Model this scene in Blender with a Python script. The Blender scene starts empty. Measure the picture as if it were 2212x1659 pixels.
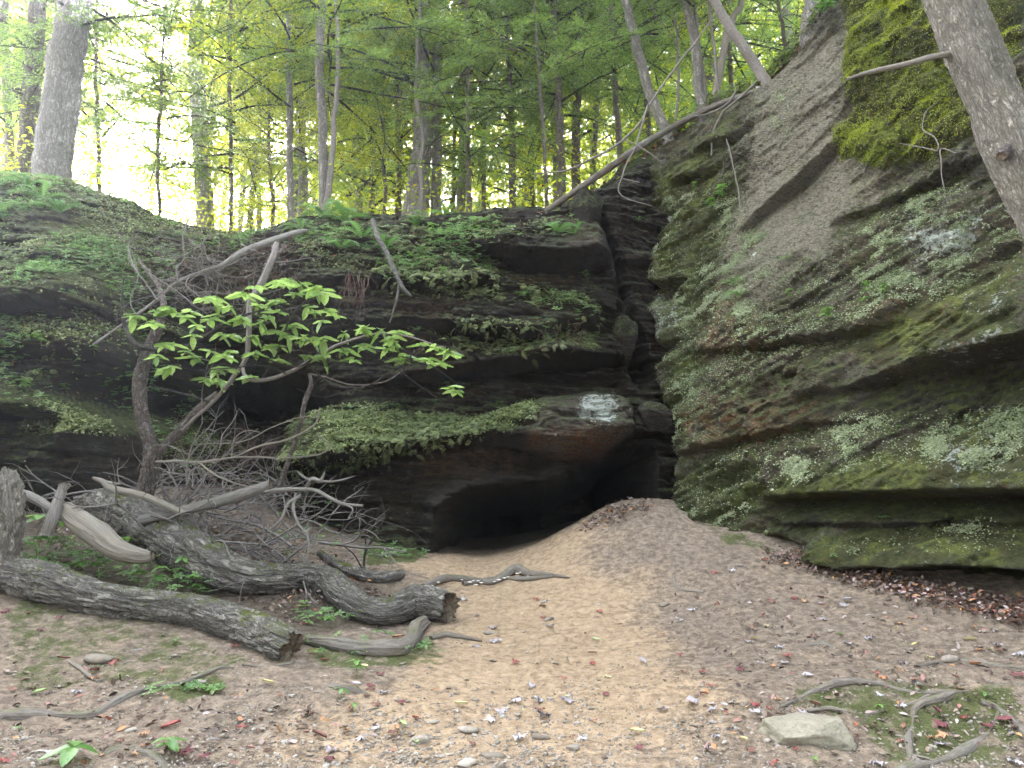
import bpy, math, random
import numpy as np
from mathutils import Vector, Matrix

random.seed(7)
RNG = np.random.default_rng(11)
R = math.radians
SC = bpy.context.scene

# ------------------------------------------------------------------ camera
CAM = np.array([0.0, 0.0, 1.55]); PITCH = R(10.0)
TH, TV = 18.0 / 26.0, 13.5 / 26.0
cp, sp = math.cos(PITCH), math.sin(PITCH)
cam_d = bpy.data.cameras.new('camera'); cam_d.lens = 26; cam_d.sensor_width = 36
cam_d.clip_start = 0.05; cam_d.clip_end = 3000
cam = bpy.data.objects.new('camera', cam_d); SC.collection.objects.link(cam)
cam.location = CAM; cam.rotation_euler = (R(90) + PITCH, 0, 0)
SC.camera = cam
SC.render.resolution_x, SC.render.resolution_y = 1024, 768

# ------------------------------------------------------------------ world, sun, exposure
SUN_EL, SUN_AZ = R(33), R(-29)            # azimuth measured from +Y towards +X
w = bpy.data.worlds.new('World'); SC.world = w; w.use_nodes = True
nt = w.node_tree; nt.nodes.clear()
o_ = nt.nodes.new('ShaderNodeOutputWorld'); b_ = nt.nodes.new('ShaderNodeBackground')
s_ = nt.nodes.new('ShaderNodeTexSky'); s_.sky_type = 'NISHITA'; s_.sun_disc = False
s_.sun_elevation = SUN_EL; s_.sun_rotation = SUN_AZ % (2 * math.pi)
s_.air_density = 1.0; s_.dust_density = 3.0; s_.ozone_density = 1.0
h_ = nt.nodes.new('ShaderNodeHueSaturation'); h_.inputs['Saturation'].default_value = 0.45
nt.links.new(s_.outputs[0], h_.inputs['Color']); nt.links.new(h_.outputs[0], b_.inputs[0])
b_.inputs[1].default_value = 0.15
nt.links.new(b_.outputs[0], o_.inputs[0])
sd = bpy.data.lights.new('sun', 'SUN'); sd.energy = 5.0; sd.angle = R(0.6); sd.color = (1.0, 0.93, 0.80)
so = bpy.data.objects.new('sun', sd); SC.collection.objects.link(so)
sdir = Vector((math.sin(SUN_AZ) * math.cos(SUN_EL), math.cos(SUN_AZ) * math.cos(SUN_EL), math.sin(SUN_EL)))
so.rotation_euler = (-sdir).to_track_quat('-Z', 'Y').to_euler(); so.location = (-10, 20, 30)
vs = SC.view_settings
vs.view_transform = 'Standard'; vs.look = 'None'; vs.gamma = 1.0; vs.use_curve_mapping = False
vs.exposure = 4.95
cy = SC.cycles
cy.max_bounces = 7; cy.diffuse_bounces = 3; cy.glossy_bounces = 2; cy.transmission_bounces = 5; cy.transparent_max_bounces = 6
cy.use_denoising = True

# ------------------------------------------------------------------ small helpers
def ray(px, py):
    xn = (px - 1106) / 1106 * TH; yn = (829.5 - py) / 829.5 * TV
    return np.array([xn, cp - yn * sp, sp + yn * cp])
def P(px, py, Y):
    d = ray(px, py); return CAM + d * (Y / d[1])
def pixel(v):                               # world point -> picture point, for layout checks only
    v = np.asarray(v) - CAM
    x = v[..., 0]; y = v[..., 1] * cp + v[..., 2] * sp; z = -v[..., 1] * sp + v[..., 2] * cp
    return 1106 + x / y / TH * 1106, 829.5 - z / y / TV * 829.5

def sstep(a, b, x):
    t = np.clip((x - a) / (b - a), 0, 1); return t * t * (3 - 2 * t)

def hash3(ix, iy, iz, seed):
    h = (ix.astype(np.int64) * 374761393 + iy.astype(np.int64) * 668265263 + iz.astype(np.int64) * 2147483647 + seed * 144665) & 0xffffffff
    h = ((h ^ (h >> 13)) * 1274126177) & 0xffffffff
    h = ((h ^ (h >> 16)) * 2246822519) & 0xffffffff
    return ((h ^ (h >> 15)) & 0xffffff) / float(0xffffff) * 2 - 1
def vnoise(x, y, z, seed=0):
    ix, iy, iz = np.floor(x), np.floor(y), np.floor(z)
    fx, fy, fz = x - ix, y - iy, z - iz
    ux, uy, uz = [f * f * f * (f * (f * 6 - 15) + 10) for f in (fx, fy, fz)]
    r = 0
    for dx in (0, 1):
        for dy in (0, 1):
            for dz in (0, 1):
                wgt = (ux if dx else 1 - ux) * (uy if dy else 1 - uy) * (uz if dz else 1 - uz)
                r = r + wgt * hash3(ix + dx, iy + dy, iz + dz, seed)
    return r
def fbm(x, y, z, octv=4, seed=0, gain=0.5, ridge=False):
    x, y, z = np.broadcast_arrays(np.asarray(x, float), np.asarray(y, float), np.asarray(z, float))
    r = np.zeros(x.shape); a = 1.0; t = 0
    for o in range(octv):
        n = vnoise(x + 13.7 * o, y + 7.1 * o, z + 3.3 * o, seed + o)
        if ridge: n = 1 - 2 * np.abs(n)
        r += a * n; t += a; a *= gain; x, y, z = x * 2.03, y * 2.03, z * 2.03
    return r / t

def blocks(u, w_, nu, nw, seed, groove=.5):
    """broken beds: cells longer than high, each standing out by its own amount, with an open joint between"""
    a = u * nu + .5 * fbm(u * 1.5, w_ * 2, 0 * u, 3, seed + 1); b = w_ * nw + .45 * fbm(u * 1.2, w_ * 2.5, 0 * u, 3, seed + 2)
    ia, ib = np.floor(a), np.floor(b); d1 = np.full(u.shape, 9.0); d2 = d1.copy(); val = np.zeros(u.shape)
    for da in (-1, 0, 1):
        for db in (-1, 0, 1):
            ca, cb = ia + da, ib + db; z0 = 0 * ca
            px, py = ca + .5 + .42 * hash3(ca, cb, z0, seed + 3), cb + .5 + .42 * hash3(ca, cb, z0 + 1, seed + 3)
            d = np.hypot(a - px, b - py); v = hash3(ca, cb, z0 + 2, seed + 3)
            n1 = d < d1; d2 = np.where(n1, d1, np.minimum(d2, d)); val = np.where(n1, v, val); d1 = np.where(n1, d, d1)
    return val - groove * np.clip(1 - (d2 - d1) / .16, 0, 1) * 1.5
class RBF:
    def __init__(s, pts, vals, smooth=0.02):
        s.p = np.asarray(pts, float); n = len(s.p)
        d = np.linalg.norm(s.p[:, None] - s.p[None], axis=-1)
        A = np.zeros((n + 3, n + 3)); A[:n, :n] = np.sqrt(d * d + 0.04) ; A[:n, :n] -= smooth * np.eye(n)
        A[:n, n] = 1; A[:n, n + 1:] = s.p; A[n, :n] = 1; A[n + 1:, :n] = s.p.T
        b = np.zeros(n + 3); b[:n] = vals
        s.w = np.linalg.solve(A, b)
    def __call__(s, x, y):
        x, y = np.broadcast_arrays(np.asarray(x, float), np.asarray(y, float))
        r = s.w[-3] + s.w[-2] * x + s.w[-1] * y
        for (a, b), w_ in zip(s.p, s.w): r = r + w_ * np.sqrt((x - a) ** 2 + (y - b) ** 2 + 0.04)
        return r

def poly_sdf(x, y, poly):                  # > 0 inside
    poly = np.asarray(poly, float); x = np.asarray(x, float)
    d = np.full(x.shape, 1e9); ins = np.zeros(x.shape, bool)
    n = len(poly)
    for i in range(n):
        a, b = poly[i], poly[(i + 1) % n]
        ex, ey = b - a; wx, wy = x - a[0], y - a[1]
        t = np.clip((wx * ex + wy * ey) / (ex * ex + ey * ey + 1e-12), 0, 1)
        d = np.minimum(d, np.hypot(wx - ex * t, wy - ey * t))
        c = ((a[1] > y) != (b[1] > y)) & (x < (b[0] - a[0]) * (y - a[1]) / (b[1] - a[1] + 1e-12) + a[0])
        ins ^= c
    return np.where(ins, d, -d)

def np_mesh(name, V, F, smooth=True, attrs=None, uv=None, mats=(), midx=None):
    """V (n,3); F list of (m,k) int arrays"""
    me = bpy.data.meshes.new(name)
    if not isinstance(F, (list, tuple)): F = [F]
    F = [f for f in F if len(f)]
    nl = sum(f.size for f in F); nf = sum(len(f) for f in F)
    me.vertices.add(len(V)); me.vertices.foreach_set('co', np.ascontiguousarray(V, np.float32).ravel())
    me.loops.add(nl); me.loops.foreach_set('vertex_index', np.concatenate([f.ravel() for f in F]).astype(np.int32))
    me.polygons.add(nf)
    tot = np.concatenate([np.full(len(f), f.shape[1]) for f in F]).astype(np.int32)
    st = np.concatenate([[0], np.cumsum(tot)[:-1]]).astype(np.int32)
    me.polygons.foreach_set('loop_start', st); me.polygons.foreach_set('loop_total', tot)
    me.polygons.foreach_set('use_smooth', np.full(nf, smooth))
    if midx is not None: me.polygons.foreach_set('material_index', np.asarray(midx, np.int32))
    if attrs:
        for k, a in attrs.items():
            at = me.attributes.new(k, 'FLOAT', 'POINT'); at.data.foreach_set('value', np.ascontiguousarray(a, np.float32).ravel())
    if uv is not None:
        ul = me.uv_layers.new(name='UVMap'); li = np.concatenate([f.ravel() for f in F])
        ul.data.foreach_set('uv', np.ascontiguousarray(uv[li] if len(uv) == len(V) else uv, np.float32).ravel())
    for m in mats: me.materials.append(m)
    me.update(calc_edges=True); me.validate()
    return me

def grid_faces(nu, nv, keep=None):
    i = np.arange(nu - 1)[:, None] * nv + np.arange(nv - 1)[None]
    f = np.stack([i, i + nv, i + nv + 1, i + 1], -1).reshape(-1, 4)
    if keep is not None:
        k = keep.reshape(-1)
        f = f[k[f].all(axis=1)]
    return f
def compact(V, F, *arrs):
    u, inv = np.unique(F, return_inverse=True)
    return (V[u], inv.reshape(F.shape)) + tuple(a[u] for a in arrs)

def link(name, me, parent=None, loc=None, **props):
    o = bpy.data.objects.new(name, me); SC.collection.objects.link(o)
    if parent is not None: o.parent = parent
    if loc is not None: o.location = loc
    for k, v in props.items():
        if v: o[k] = v
    return o
def thing(name, label, cat, loc=(0, 0, 0), group=None):
    return link(name, None, None, loc, label=label, category=cat, group=group)

# ------------------------------------------------------------------ node helper
class NB:
    def __init__(s, name):
        s.m = bpy.data.materials.new(name); s.m.use_nodes = True; s.t = s.m.node_tree; s.t.nodes.clear()
        s.out = s.t.nodes.new('ShaderNodeOutputMaterial')
    def n(s, typ, ins=None, **kw):
        nd = s.t.nodes.new('ShaderNode' + typ)
        for k, v in kw.items(): setattr(nd, k, v)
        for k, v in (ins or {}).items():
            sk = nd.inputs[k]
            if isinstance(v, bpy.types.NodeSocket): s.t.links.new(v, sk)
            else:
                if isinstance(v, (tuple, list)) and sk.type == 'RGBA' and len(v) == 3: v = (*v, 1)
                sk.default_value = v
        return nd
    def attr(s, name): return s.n('Attribute', attribute_name=name).outputs['Fac']
    def pos(s): return s.n('NewGeometry').outputs['Position']
    def uvc(s): return s.n('TexCoord').outputs['UV']
    def obj(s): return s.n('TexCoord').outputs['Object']
    def map(s, v, scale=(1, 1, 1), rot=(0, 0, 0), loc=(0, 0, 0)):
        return s.n('Mapping', {'Vector': v, 'Scale': scale, 'Rotation': rot, 'Location': loc}).outputs[0]
    def noise(s, v, scale, detail=4, rough=0.6, dist=0.0):
        return s.n('TexNoise', {'Vector': v, 'Scale': scale, 'Detail': detail, 'Roughness': rough, 'Distortion': dist}).outputs['Fac']
    def voro(s, v, scale, feature='F1', out='Distance', rnd=1.0):
        return s.n('TexVoronoi', {'Vector': v, 'Scale': scale, 'Randomness': rnd}, feature=feature).outputs[out]
    def math(s, op, a, b=0.0, clamp=False):
        return s.n('Math', {0: a, 1: b}, operation=op, use_clamp=clamp).outputs[0]
    def rng(s, v, a, b, c=0.0, d=1.0):
        return s.n('MapRange', {'Value': v, 'From Min': a, 'From Max': b, 'To Min': c, 'To Max': d}, interpolation_type='SMOOTHSTEP').outputs[0]
    def mix(s, f, a, b, mode='MIX'):
        nd = s.n('Mix', data_type='RGBA', blend_type=mode)
        for i, v in ((0, f), (6, a), (7, b)):
            if isinstance(v, bpy.types.NodeSocket): s.t.links.new(v, nd.inputs[i])
            else: nd.inputs[i].default_value = v if i == 0 or len(v) == 4 else (*v, 1)
        return nd.outputs[2]
    def ramp(s, v, stops):
        nd = s.n('ValToRGB', {'Fac': v}); cr = nd.color_ramp
        while len(cr.elements) < len(stops): cr.elements.new(0.5)
        for e, (p, c) in zip(cr.elements, stops): e.position = p; e.color = (*c, 1)
        return nd.outputs[0]
    def bump(s, h, strength=0.5, dist=0.02, normal=None):
        d = {'Height': h, 'Strength': strength, 'Distance': dist}
        if normal is not None: d['Normal'] = normal
        return s.n('Bump', d).outputs[0]
    def bsdf(s, col, rough=0.85, normal=None, spec=0.3):
        d = {'Base Color': col, 'Roughness': rough, 'Specular IOR Level': spec}
        if normal is not None: d['Normal'] = normal
        return s.n('BsdfPrincipled', d).outputs[0]
    def done(s, sh): s.t.links.new(sh, s.out.inputs[0]); return s.m
# ------------------------------------------------------------------ materials of the setting
def mat_rock(name, dip, k=(1, 1, 1)):
    b = NB(name); p = b.pos()
    sv = b.map(p, rot=(0, dip, 0)) if isinstance(dip, float) else b.map(p, rot=dip)
    st = b.map(sv, scale=(0.45, 0.45, 5.0))
    n1 = b.noise(st, 2.2, 7, 0.62, 0.6); n2 = b.noise(p, 1.3, 6, 0.6); n3 = b.noise(p, 28, 5, 0.7); n4 = b.noise(p, 5.5, 6, 0.65)
    col = b.ramp(n1, [(0.28, (0.022, 0.018, 0.014)), (0.45, (0.055, 0.042, 0.028)), (0.55, (0.10, 0.075, 0.048)), (0.72, (0.20, 0.155, 0.10))])
    gray = b.ramp(n4, [(0.3, (0.035, 0.033, 0.03)), (0.6, (0.12, 0.112, 0.1)), (0.75, (0.2, 0.19, 0.165))])
    col = b.mix(b.rng(n2, 0.42, 0.6), col, gray)
    col = b.mix(b.math('MULTIPLY', b.attr('pale'), 0.9), col, b.mix(n3, (0.11, 0.105, 0.095), (0.26, 0.24, 0.205)))
    rust = b.math('MULTIPLY', b.attr('rust'), b.rng(n4, 0.38, 0.6))
    col = b.mix(rust, col, (0.20, 0.095, 0.035))
    dk = b.math('MULTIPLY', b.attr('dark'), b.rng(n2, 0.25, 0.6, 0.75, 1.0))  # dark rock tone, with the shade of recesses painted in through this mask
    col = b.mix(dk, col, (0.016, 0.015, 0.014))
    col = b.mix(b.rng(n3, 0.35, 0.7, 0.0, 0.75), col, (0.02, 0.018, 0.014), 'MIX')
    col = b.mix(b.rng(b.noise(b.map(sv, scale=(1, 1, 9)), 7, 6, .75), .5, .68, 0, .8), col, (0.012, 0.011, 0.010))
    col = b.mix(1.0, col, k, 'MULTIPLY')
    # moss and algae, growing where the mask says
    m = b.math('ADD', b.attr('moss'), b.math('ADD', b.math('MULTIPLY', b.math('SUBTRACT', b.noise(p, 3.0, 8, 0.75), 0.5), 1.7), b.math('MULTIPLY', b.math('SUBTRACT', b.noise(p, 17.0, 6, 0.75), 0.5), 1.5)))
    mf = b.rng(m, 0.42, 0.80, 0, .93)
    mc = b.mix(b.rng(b.noise(p, 16, 6, 0.75), .35, .65), (0.018, 0.026, 0.010), (0.12, 0.135, 0.052))
    mc = b.mix(b.attr('bright'), mc, b.mix(b.rng(b.noise(p, 11, 5, 0.75), 0.35, 0.65), (0.035, 0.045, 0.008), b.mix(b.rng(b.noise(p, 2.6, 4, .6), .42, .62), (0.10, 0.085, 0.025), (0.20, 0.22, 0.035))))
    col = b.mix(mf, col, mc)
    # pale crust lichen
    l = b.math('ADD', b.math('MULTIPLY', b.attr('lichen'), .8), b.math('ADD', b.math('MULTIPLY', b.math('SUBTRACT', b.noise(p, 6.0, 9, 0.8), 0.5), 1.8), b.math('MULTIPLY', b.math('SUBTRACT', b.noise(p, 26.0, 5, 0.75), 0.5), 1.6)))
    lf = b.rng(l, 0.52, 0.78, 0, .9)
    col = b.mix(lf, col, b.mix(n3, (0.38, 0.41, 0.35), (0.68, 0.70, 0.62)))
    h = b.math('ADD', b.math('MULTIPLY', n1, 0.7), b.math('ADD', b.math('MULTIPLY', n3, 0.4), b.math('MULTIPLY', b.noise(p, 75, 4, 0.7), 0.25)))
    nr = b.bump(b.math('ADD', h, b.math('MULTIPLY', b.noise(b.map(sv, scale=(1.2, 1.2, 7)), 9, 7, .78), 1.2)), 1.0, 0.10)
    return b.done(b.bsdf(col, 0.88, nr, 0.25))

def mat_ground():
    b = NB('ground_dirt'); p = b.pos()
    n1 = b.noise(p, 1.6, 7, 0.65); n2 = b.noise(p, 14, 6, 0.7); n3 = b.noise(p, 60, 4, 0.75)
    sand = b.mix(b.rng(n2, .3, .7), (0.28, 0.19, 0.115), (0.51, 0.365, 0.235))
    dirt = b.mix(b.rng(n2, .3, .7), (0.13, 0.094, 0.068), (0.33, 0.255, 0.19))
    sf = b.math('ADD', b.attr('sand'), b.math('MULTIPLY', b.math('SUBTRACT', n1, 0.5), 1.6))
    sf = b.math('ADD', sf, b.math('MULTIPLY', b.math('SUBTRACT', n2, 0.5), 1.2))
    col = b.mix(b.rng(sf, 0.0, 1.0), dirt, sand)
    col = b.mix(b.rng(n3, 0.55, 0.72, 0, 0.55), col, (0.05, 0.038, 0.028))
    # pale grit
    v = b.voro(p, 48, out='Distance'); vc = b.n('TexVoronoi', {'Vector': p, 'Scale': 48.0}).outputs['Color']
    g = b.math('MULTIPLY', b.rng(v, 0.28, 0.2), b.rng(b.n('SeparateColor', {0: vc}).outputs[0], 0.62, 0.7))
    col = b.mix(b.math('MULTIPLY', g, 0.75), col, b.mix(b.n('SeparateColor', {0: vc}).outputs[1], (0.2, 0.15, 0.11), (0.5, 0.44, 0.38)))
    m = b.math('ADD', b.attr('moss'), b.math('MULTIPLY', b.math('SUBTRACT', b.noise(p, 5.0, 8, 0.75), 0.5), 1.8))
    col = b.mix(b.math('MULTIPLY', b.rng(m, 0.5, 0.8), 0.85), col, b.mix(n2, (0.035, 0.05, 0.012), (0.11, 0.13, 0.035)))
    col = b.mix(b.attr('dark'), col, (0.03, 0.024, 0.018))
    h = b.math('ADD', b.math('MULTIPLY', n2, 1.0), b.math('ADD', b.math('MULTIPLY', n3, 0.6), b.math('MULTIPLY', g, 0.5)))
    nr = b.bump(h, 1.0, 0.05)
    return b.done(b.bsdf(col, 0.95, nr, 0.15))

def mat_hill():
    b = NB('forest_floor'); p = b.pos()
    n2 = b.noise(p, 9, 6, 0.7); n3 = b.noise(p, 40, 5, 0.75)
    col = b.ramp(n3, [(0.3, (0.02, 0.014, 0.01)), (0.5, (0.07, 0.048, 0.03)), (0.68, (0.17, 0.12, 0.08))])
    col = b.mix(b.rng(b.noise(p, 1.7, 5), 0.38, 0.55, 0, 0.85), col, b.mix(n2, (0.02, 0.035, 0.01), (0.07, 0.1, 0.03)))
    return b.done(b.bsdf(col, 0.95, b.bump(n3, 1.0, 0.05), 0.1))

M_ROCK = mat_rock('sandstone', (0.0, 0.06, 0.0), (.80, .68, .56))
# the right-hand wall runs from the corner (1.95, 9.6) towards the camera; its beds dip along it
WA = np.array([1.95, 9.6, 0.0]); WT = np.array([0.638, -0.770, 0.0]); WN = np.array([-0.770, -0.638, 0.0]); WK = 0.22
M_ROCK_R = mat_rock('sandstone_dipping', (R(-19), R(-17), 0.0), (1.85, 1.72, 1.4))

# ------------------------------------------------------------------ wall coordinates
def wall_pt(s, z, d=0.0):
    s, z, d = np.broadcast_arrays(np.asarray(s, float), np.asarray(z, float), np.asarray(d, float))
    off = d - WK * (z - 1.2)
    return WA + s[..., None] * WT + np.stack([0 * z, 0 * z, z], -1) + off[..., None] * WN
def wall_sz(px, py):
    d = ray(px, py)                        # CAM + t d = WA + s WT + z(ez - WK WN) + 1.2 WK WN
    A = np.array([d, -WT, -(np.array([0, 0, 1.0]) - WK * WN)]).T
    t, s, z = np.linalg.solve(A, WA + 1.2 * WK * WN - CAM)
    return s, z
def wsz(poly): return np.array([wall_sz(*q[:2]) for q in poly])
def bxz(poly, Y=10.0):
    r = []
    for q in poly:
        v = P(q[0], q[1], q[2] if len(q) > 2 else Y); r.append((v[0], v[2]))
    return np.array(r)

# ------------------------------------------------------------------ ground of the gully
gp = [(1106, 1659, 4.5), (0, 1659, 4.4), (2212, 1659, 4.5), (550, 1659, 4.5), (1660, 1659, 4.5),
      (1106, 1500, 5.6), (0, 1500, 5.3), (550, 1500, 5.45), (1660, 1500, 5.4), (2212, 1500, 5.2),
      (1106, 1400, 6.6), (0, 1400, 6.0), (550, 1400, 6.3), (1500, 1400, 6.4), (1900, 1400, 6.1), (2212, 1400, 5.8),
      (1106, 1300, 7.9), (0, 1300, 6.8), (400, 1310, 7.2), (800, 1300, 7.8), (1400, 1300, 7.6), (1750, 1300, 7.2),
      (1106, 1222, 9.3), (930, 1200, 9.7), (1050, 1198, 10.2), (1170, 1170, 10.2), (800, 1180, 9.7), (650, 1165, 9.6),
      (1250, 1130, 9.9), (1320, 1096, 9.8), (1380, 1082, 9.9), (1320, 1130, 9.3), (1440, 1095, 9.4), (1400, 1150, 8.9), (1250, 1200, 8.9),
      (1050, 1192, 12.0), (1200, 1150, 12.0), (500, 1110, 9.4), (300, 1100, 9.2), (100, 1120, 8.6), (0, 1150, 8.0), (200, 1180, 8.0), (450, 1180, 8.4),
      (0, 1040, 10.5), (500, 1050, 10.8)]
gpts = [P(*q) for q in gp]
for q in ((1600, 1152), (1740, 1200), (1900, 1238), (2060, 1270), (2212, 1302), (1500, 1115)):
    s, z = wall_sz(*q); gpts.append(wall_pt(s, z))
gx = [(v[0], v[1]) for v in gpts]; gz = [v[2] for v in gpts]
for x, y, z in ((-6, 3, 0.1), (0, 3.0, 0.0), (6, 3, 0.2), (-8, 0, 0.1), (0, 0, 0), (8, 0, 0.1), (-8, -6, 0), (0, -6, -0.1), (8, -6, 0),
                (-9, 6, 1.0), (-9, 9, 1.8), (8, 6, 1.3), (8, 10, 2.2), (3, 12, 1.7), (-5, 12, 1.9)):
    gx.append((x, y)); gz.append(z)
_G = RBF(gx, gz, 0.03)
def Gbase(x, y):
    x, y = np.asarray(x, float), np.asarray(y, float)
    g = _G(np.clip(x, -9, 9), np.clip(y, -7, 12.5))
    far = sstep(6, 25, np.hypot(x - np.clip(x, -9, 9), y - np.clip(y, -7, 12.5)))
    return g * (1 - far) + 0.6 * far
def G(x, y):
    x, y = np.asarray(x, float), np.asarray(y, float)
    near = 1 - sstep(8, 20, np.abs(x)) 
    n = 0.055 * fbm(x * 0.9, y * 0.9, 0 * x, 3, 5) + 0.022 * fbm(x * 4, y * 4, 0 * x, 3, 9)
    n = n + .19 * np.exp(-((x - 2.55) / .8) ** 2 - ((y - 5.3) / .3) ** 2) + .13 * np.exp(-((x - 3.4) / .5) ** 2 - ((y - 4.95) / .4) ** 2) + .06 * np.exp(-((x + 2.35) / .5) ** 2 - ((y - 5.75) / .16) ** 2)
    return Gbase(x, y) + n * near
_gxs = np.arange(-9, 9.01, .04); _gys = np.arange(-1, 13.01, .04)
_GG = G(*np.meshgrid(_gxs, _gys, indexing='ij')); _Gl = _GG.tolist()
def Gs(x, y):
    u = min(max((x + 9) / .04, 0), len(_gxs) - 1.001); v = min(max((y + 1) / .04, 0), len(_gys) - 1.001)
    i, j = int(u), int(v); u -= i; v -= j; a, b = _Gl[i], _Gl[i + 1]
    return (a[j] * (1 - v) + a[j + 1] * v) * (1 - u) + (b[j] * (1 - v) + b[j + 1] * v) * u
def on_ground(px, py, h=0.0):
    d = ray(px, py); dx, dy, dz = d.tolist(); t = 2.5
    for _ in range(1500):
        g = 1.55 + dz * t - Gs(dx * t, dy * t) - h
        if g <= .002: break
        t += max(.004, min(.3, g * .8))
        if t > 25: break
    return CAM + d * t
def gpt(x, y, dz=0.0): return np.array([x, y, Gs(x, y) + dz])

def nonuni(a, b, step, lo, hi, grow=1.22):
    c = np.arange(a, b, step); l = []; r = []; q = step; v = a
    while v > lo: q *= grow; v -= q; l.append(v)
    q = step; v = c[-1]
    while v < hi: q *= grow; v += q; r.append(v)
    return np.array(l[::-1] + list(c) + r)
xs = nonuni(-5.6, 5.4, 0.026, -900, 900); ys = nonuni(3.9, 10.9, 0.025, -900, 900)
X, Y = np.meshgrid(xs, ys, indexing='ij')
Z = G(X, Y)
fine = (np.abs(X) < 8) & (Y > 2) & (Y < 12)
clod = np.zeros(X.shape)
clod[fine] = 0.015 * fbm(X[fine] * 14, Y[fine] * 14, 0 * X[fine], 3, 21, 0.7) + 0.022 * np.clip(fbm(X[fine] * 6, Y[fine] * 6, 0 * X[fine], 3, 23), -.1, 1) - .035 * np.clip(fbm(X[fine] * 2.6, Y[fine] * 3.4, 0 * X[fine], 2, 27) - .25, 0, 1)
PX, PY = pixel(np.stack([X, np.maximum(Y, 3.0), Z], -1))
def gxy(poly): return np.array([on_ground(*q)[:2] for q in poly])
sand_poly = gxy([(880, 1215), (1000, 1195), (1170, 1165), (1240, 1200), (1340, 1250), (1440, 1350), (1520, 1480), (1560, 1655), (560, 1655), (700, 1560), (860, 1480), (960, 1390), (990, 1310), (900, 1270)])
sand = sstep(-0.55, 0.45, poly_sdf(X, Y, sand_poly) + .4 * fbm(X * 1.3, Y * 1.3, 0 * X, 4, 19))
moss_g = np.zeros(X.shape)
for q, a in (([(0, 1280), (330, 1320), (560, 1420), (430, 1500), (200, 1480), (0, 1500)], 0.62), ([(790, 1175), (930, 1190), (900, 1215), (790, 1225)], 1.1),
             ([(640, 1400), (950, 1380), (960, 1440), (700, 1450)], 0.75), ([(1700, 1480), (2212, 1470), (2212, 1655), (1900, 1655), (1850, 1560), (1700, 1530)], 0.8),
             ([(330, 1490), (480, 1440), (500, 1480), (380, 1530)], 0.95), ([(1500, 1120), (1640, 1160), (1700, 1200), (1560, 1180)], 0.7)):
    moss_g = np.maximum(moss_g, a * sstep(-0.12, 0.12, poly_sdf(X, Y, gxy(q))))
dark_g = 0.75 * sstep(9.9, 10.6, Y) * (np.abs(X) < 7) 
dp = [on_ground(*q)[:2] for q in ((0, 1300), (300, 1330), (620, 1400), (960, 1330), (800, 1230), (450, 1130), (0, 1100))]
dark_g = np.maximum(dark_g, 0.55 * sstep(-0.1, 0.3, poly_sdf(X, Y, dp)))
V = np.stack([X, Y, Z + clod * (1 - .55 * sand)], -1).reshape(-1, 3)
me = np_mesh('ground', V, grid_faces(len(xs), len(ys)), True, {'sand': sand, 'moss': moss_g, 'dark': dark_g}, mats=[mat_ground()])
link('ground', me, kind='structure', label='sandy dirt floor of the gully rising to the cave')

# ------------------------------------------------------------------ cliffs: ledges as relief
def ledge(u, z, line, hu, hd, rec=0.6, jit=0.03, seed=0):
    """line rows (u, z, amp); outward relief of an overhanging bed: full just above the line, undercut just below it"""
    line = line[np.argsort(line[:, 0])]
    zc = np.interp(u, line[:, 0], line[:, 1]) + jit * fbm(u * 3, 0 * u, 0 * u, 4, seed + 40)
    a = np.interp(u, line[:, 0], line[:, 2], left=0, right=0)
    t = z - zc
    up = np.exp(-np.clip(t / hu, 0, 9) ** 1.6)
    dn = -rec * np.exp(-np.clip(-t / hd, 0, 9) ** 2)
    return a * np.where(t > 0, up, dn + (1 + rec) * sstep(-0.07, 0.0, t) * 1.0)
def terr(x, w_, n, amp, seed):
    q = w_ * n; k = np.floor(q); f = q - k
    a = .5 + .5 * fbm(x * 1.3, k * 1.7, 0 * x, 3, seed)                 # each bed stands out by its own amount along its length
    a2 = .5 + .5 * fbm(x * 1.3, (k + 1) * 1.7, 0 * x, 3, seed)
    s_ = f ** 7
    return amp * (a * (1 - s_) + a2 * s_ - .5) * 2 + amp * .35 * (np.sqrt(np.clip(f, 0, 1)) - f ** 8 - .5)
def withamp(pts, amps): return np.column_stack([pts, amps])

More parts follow.
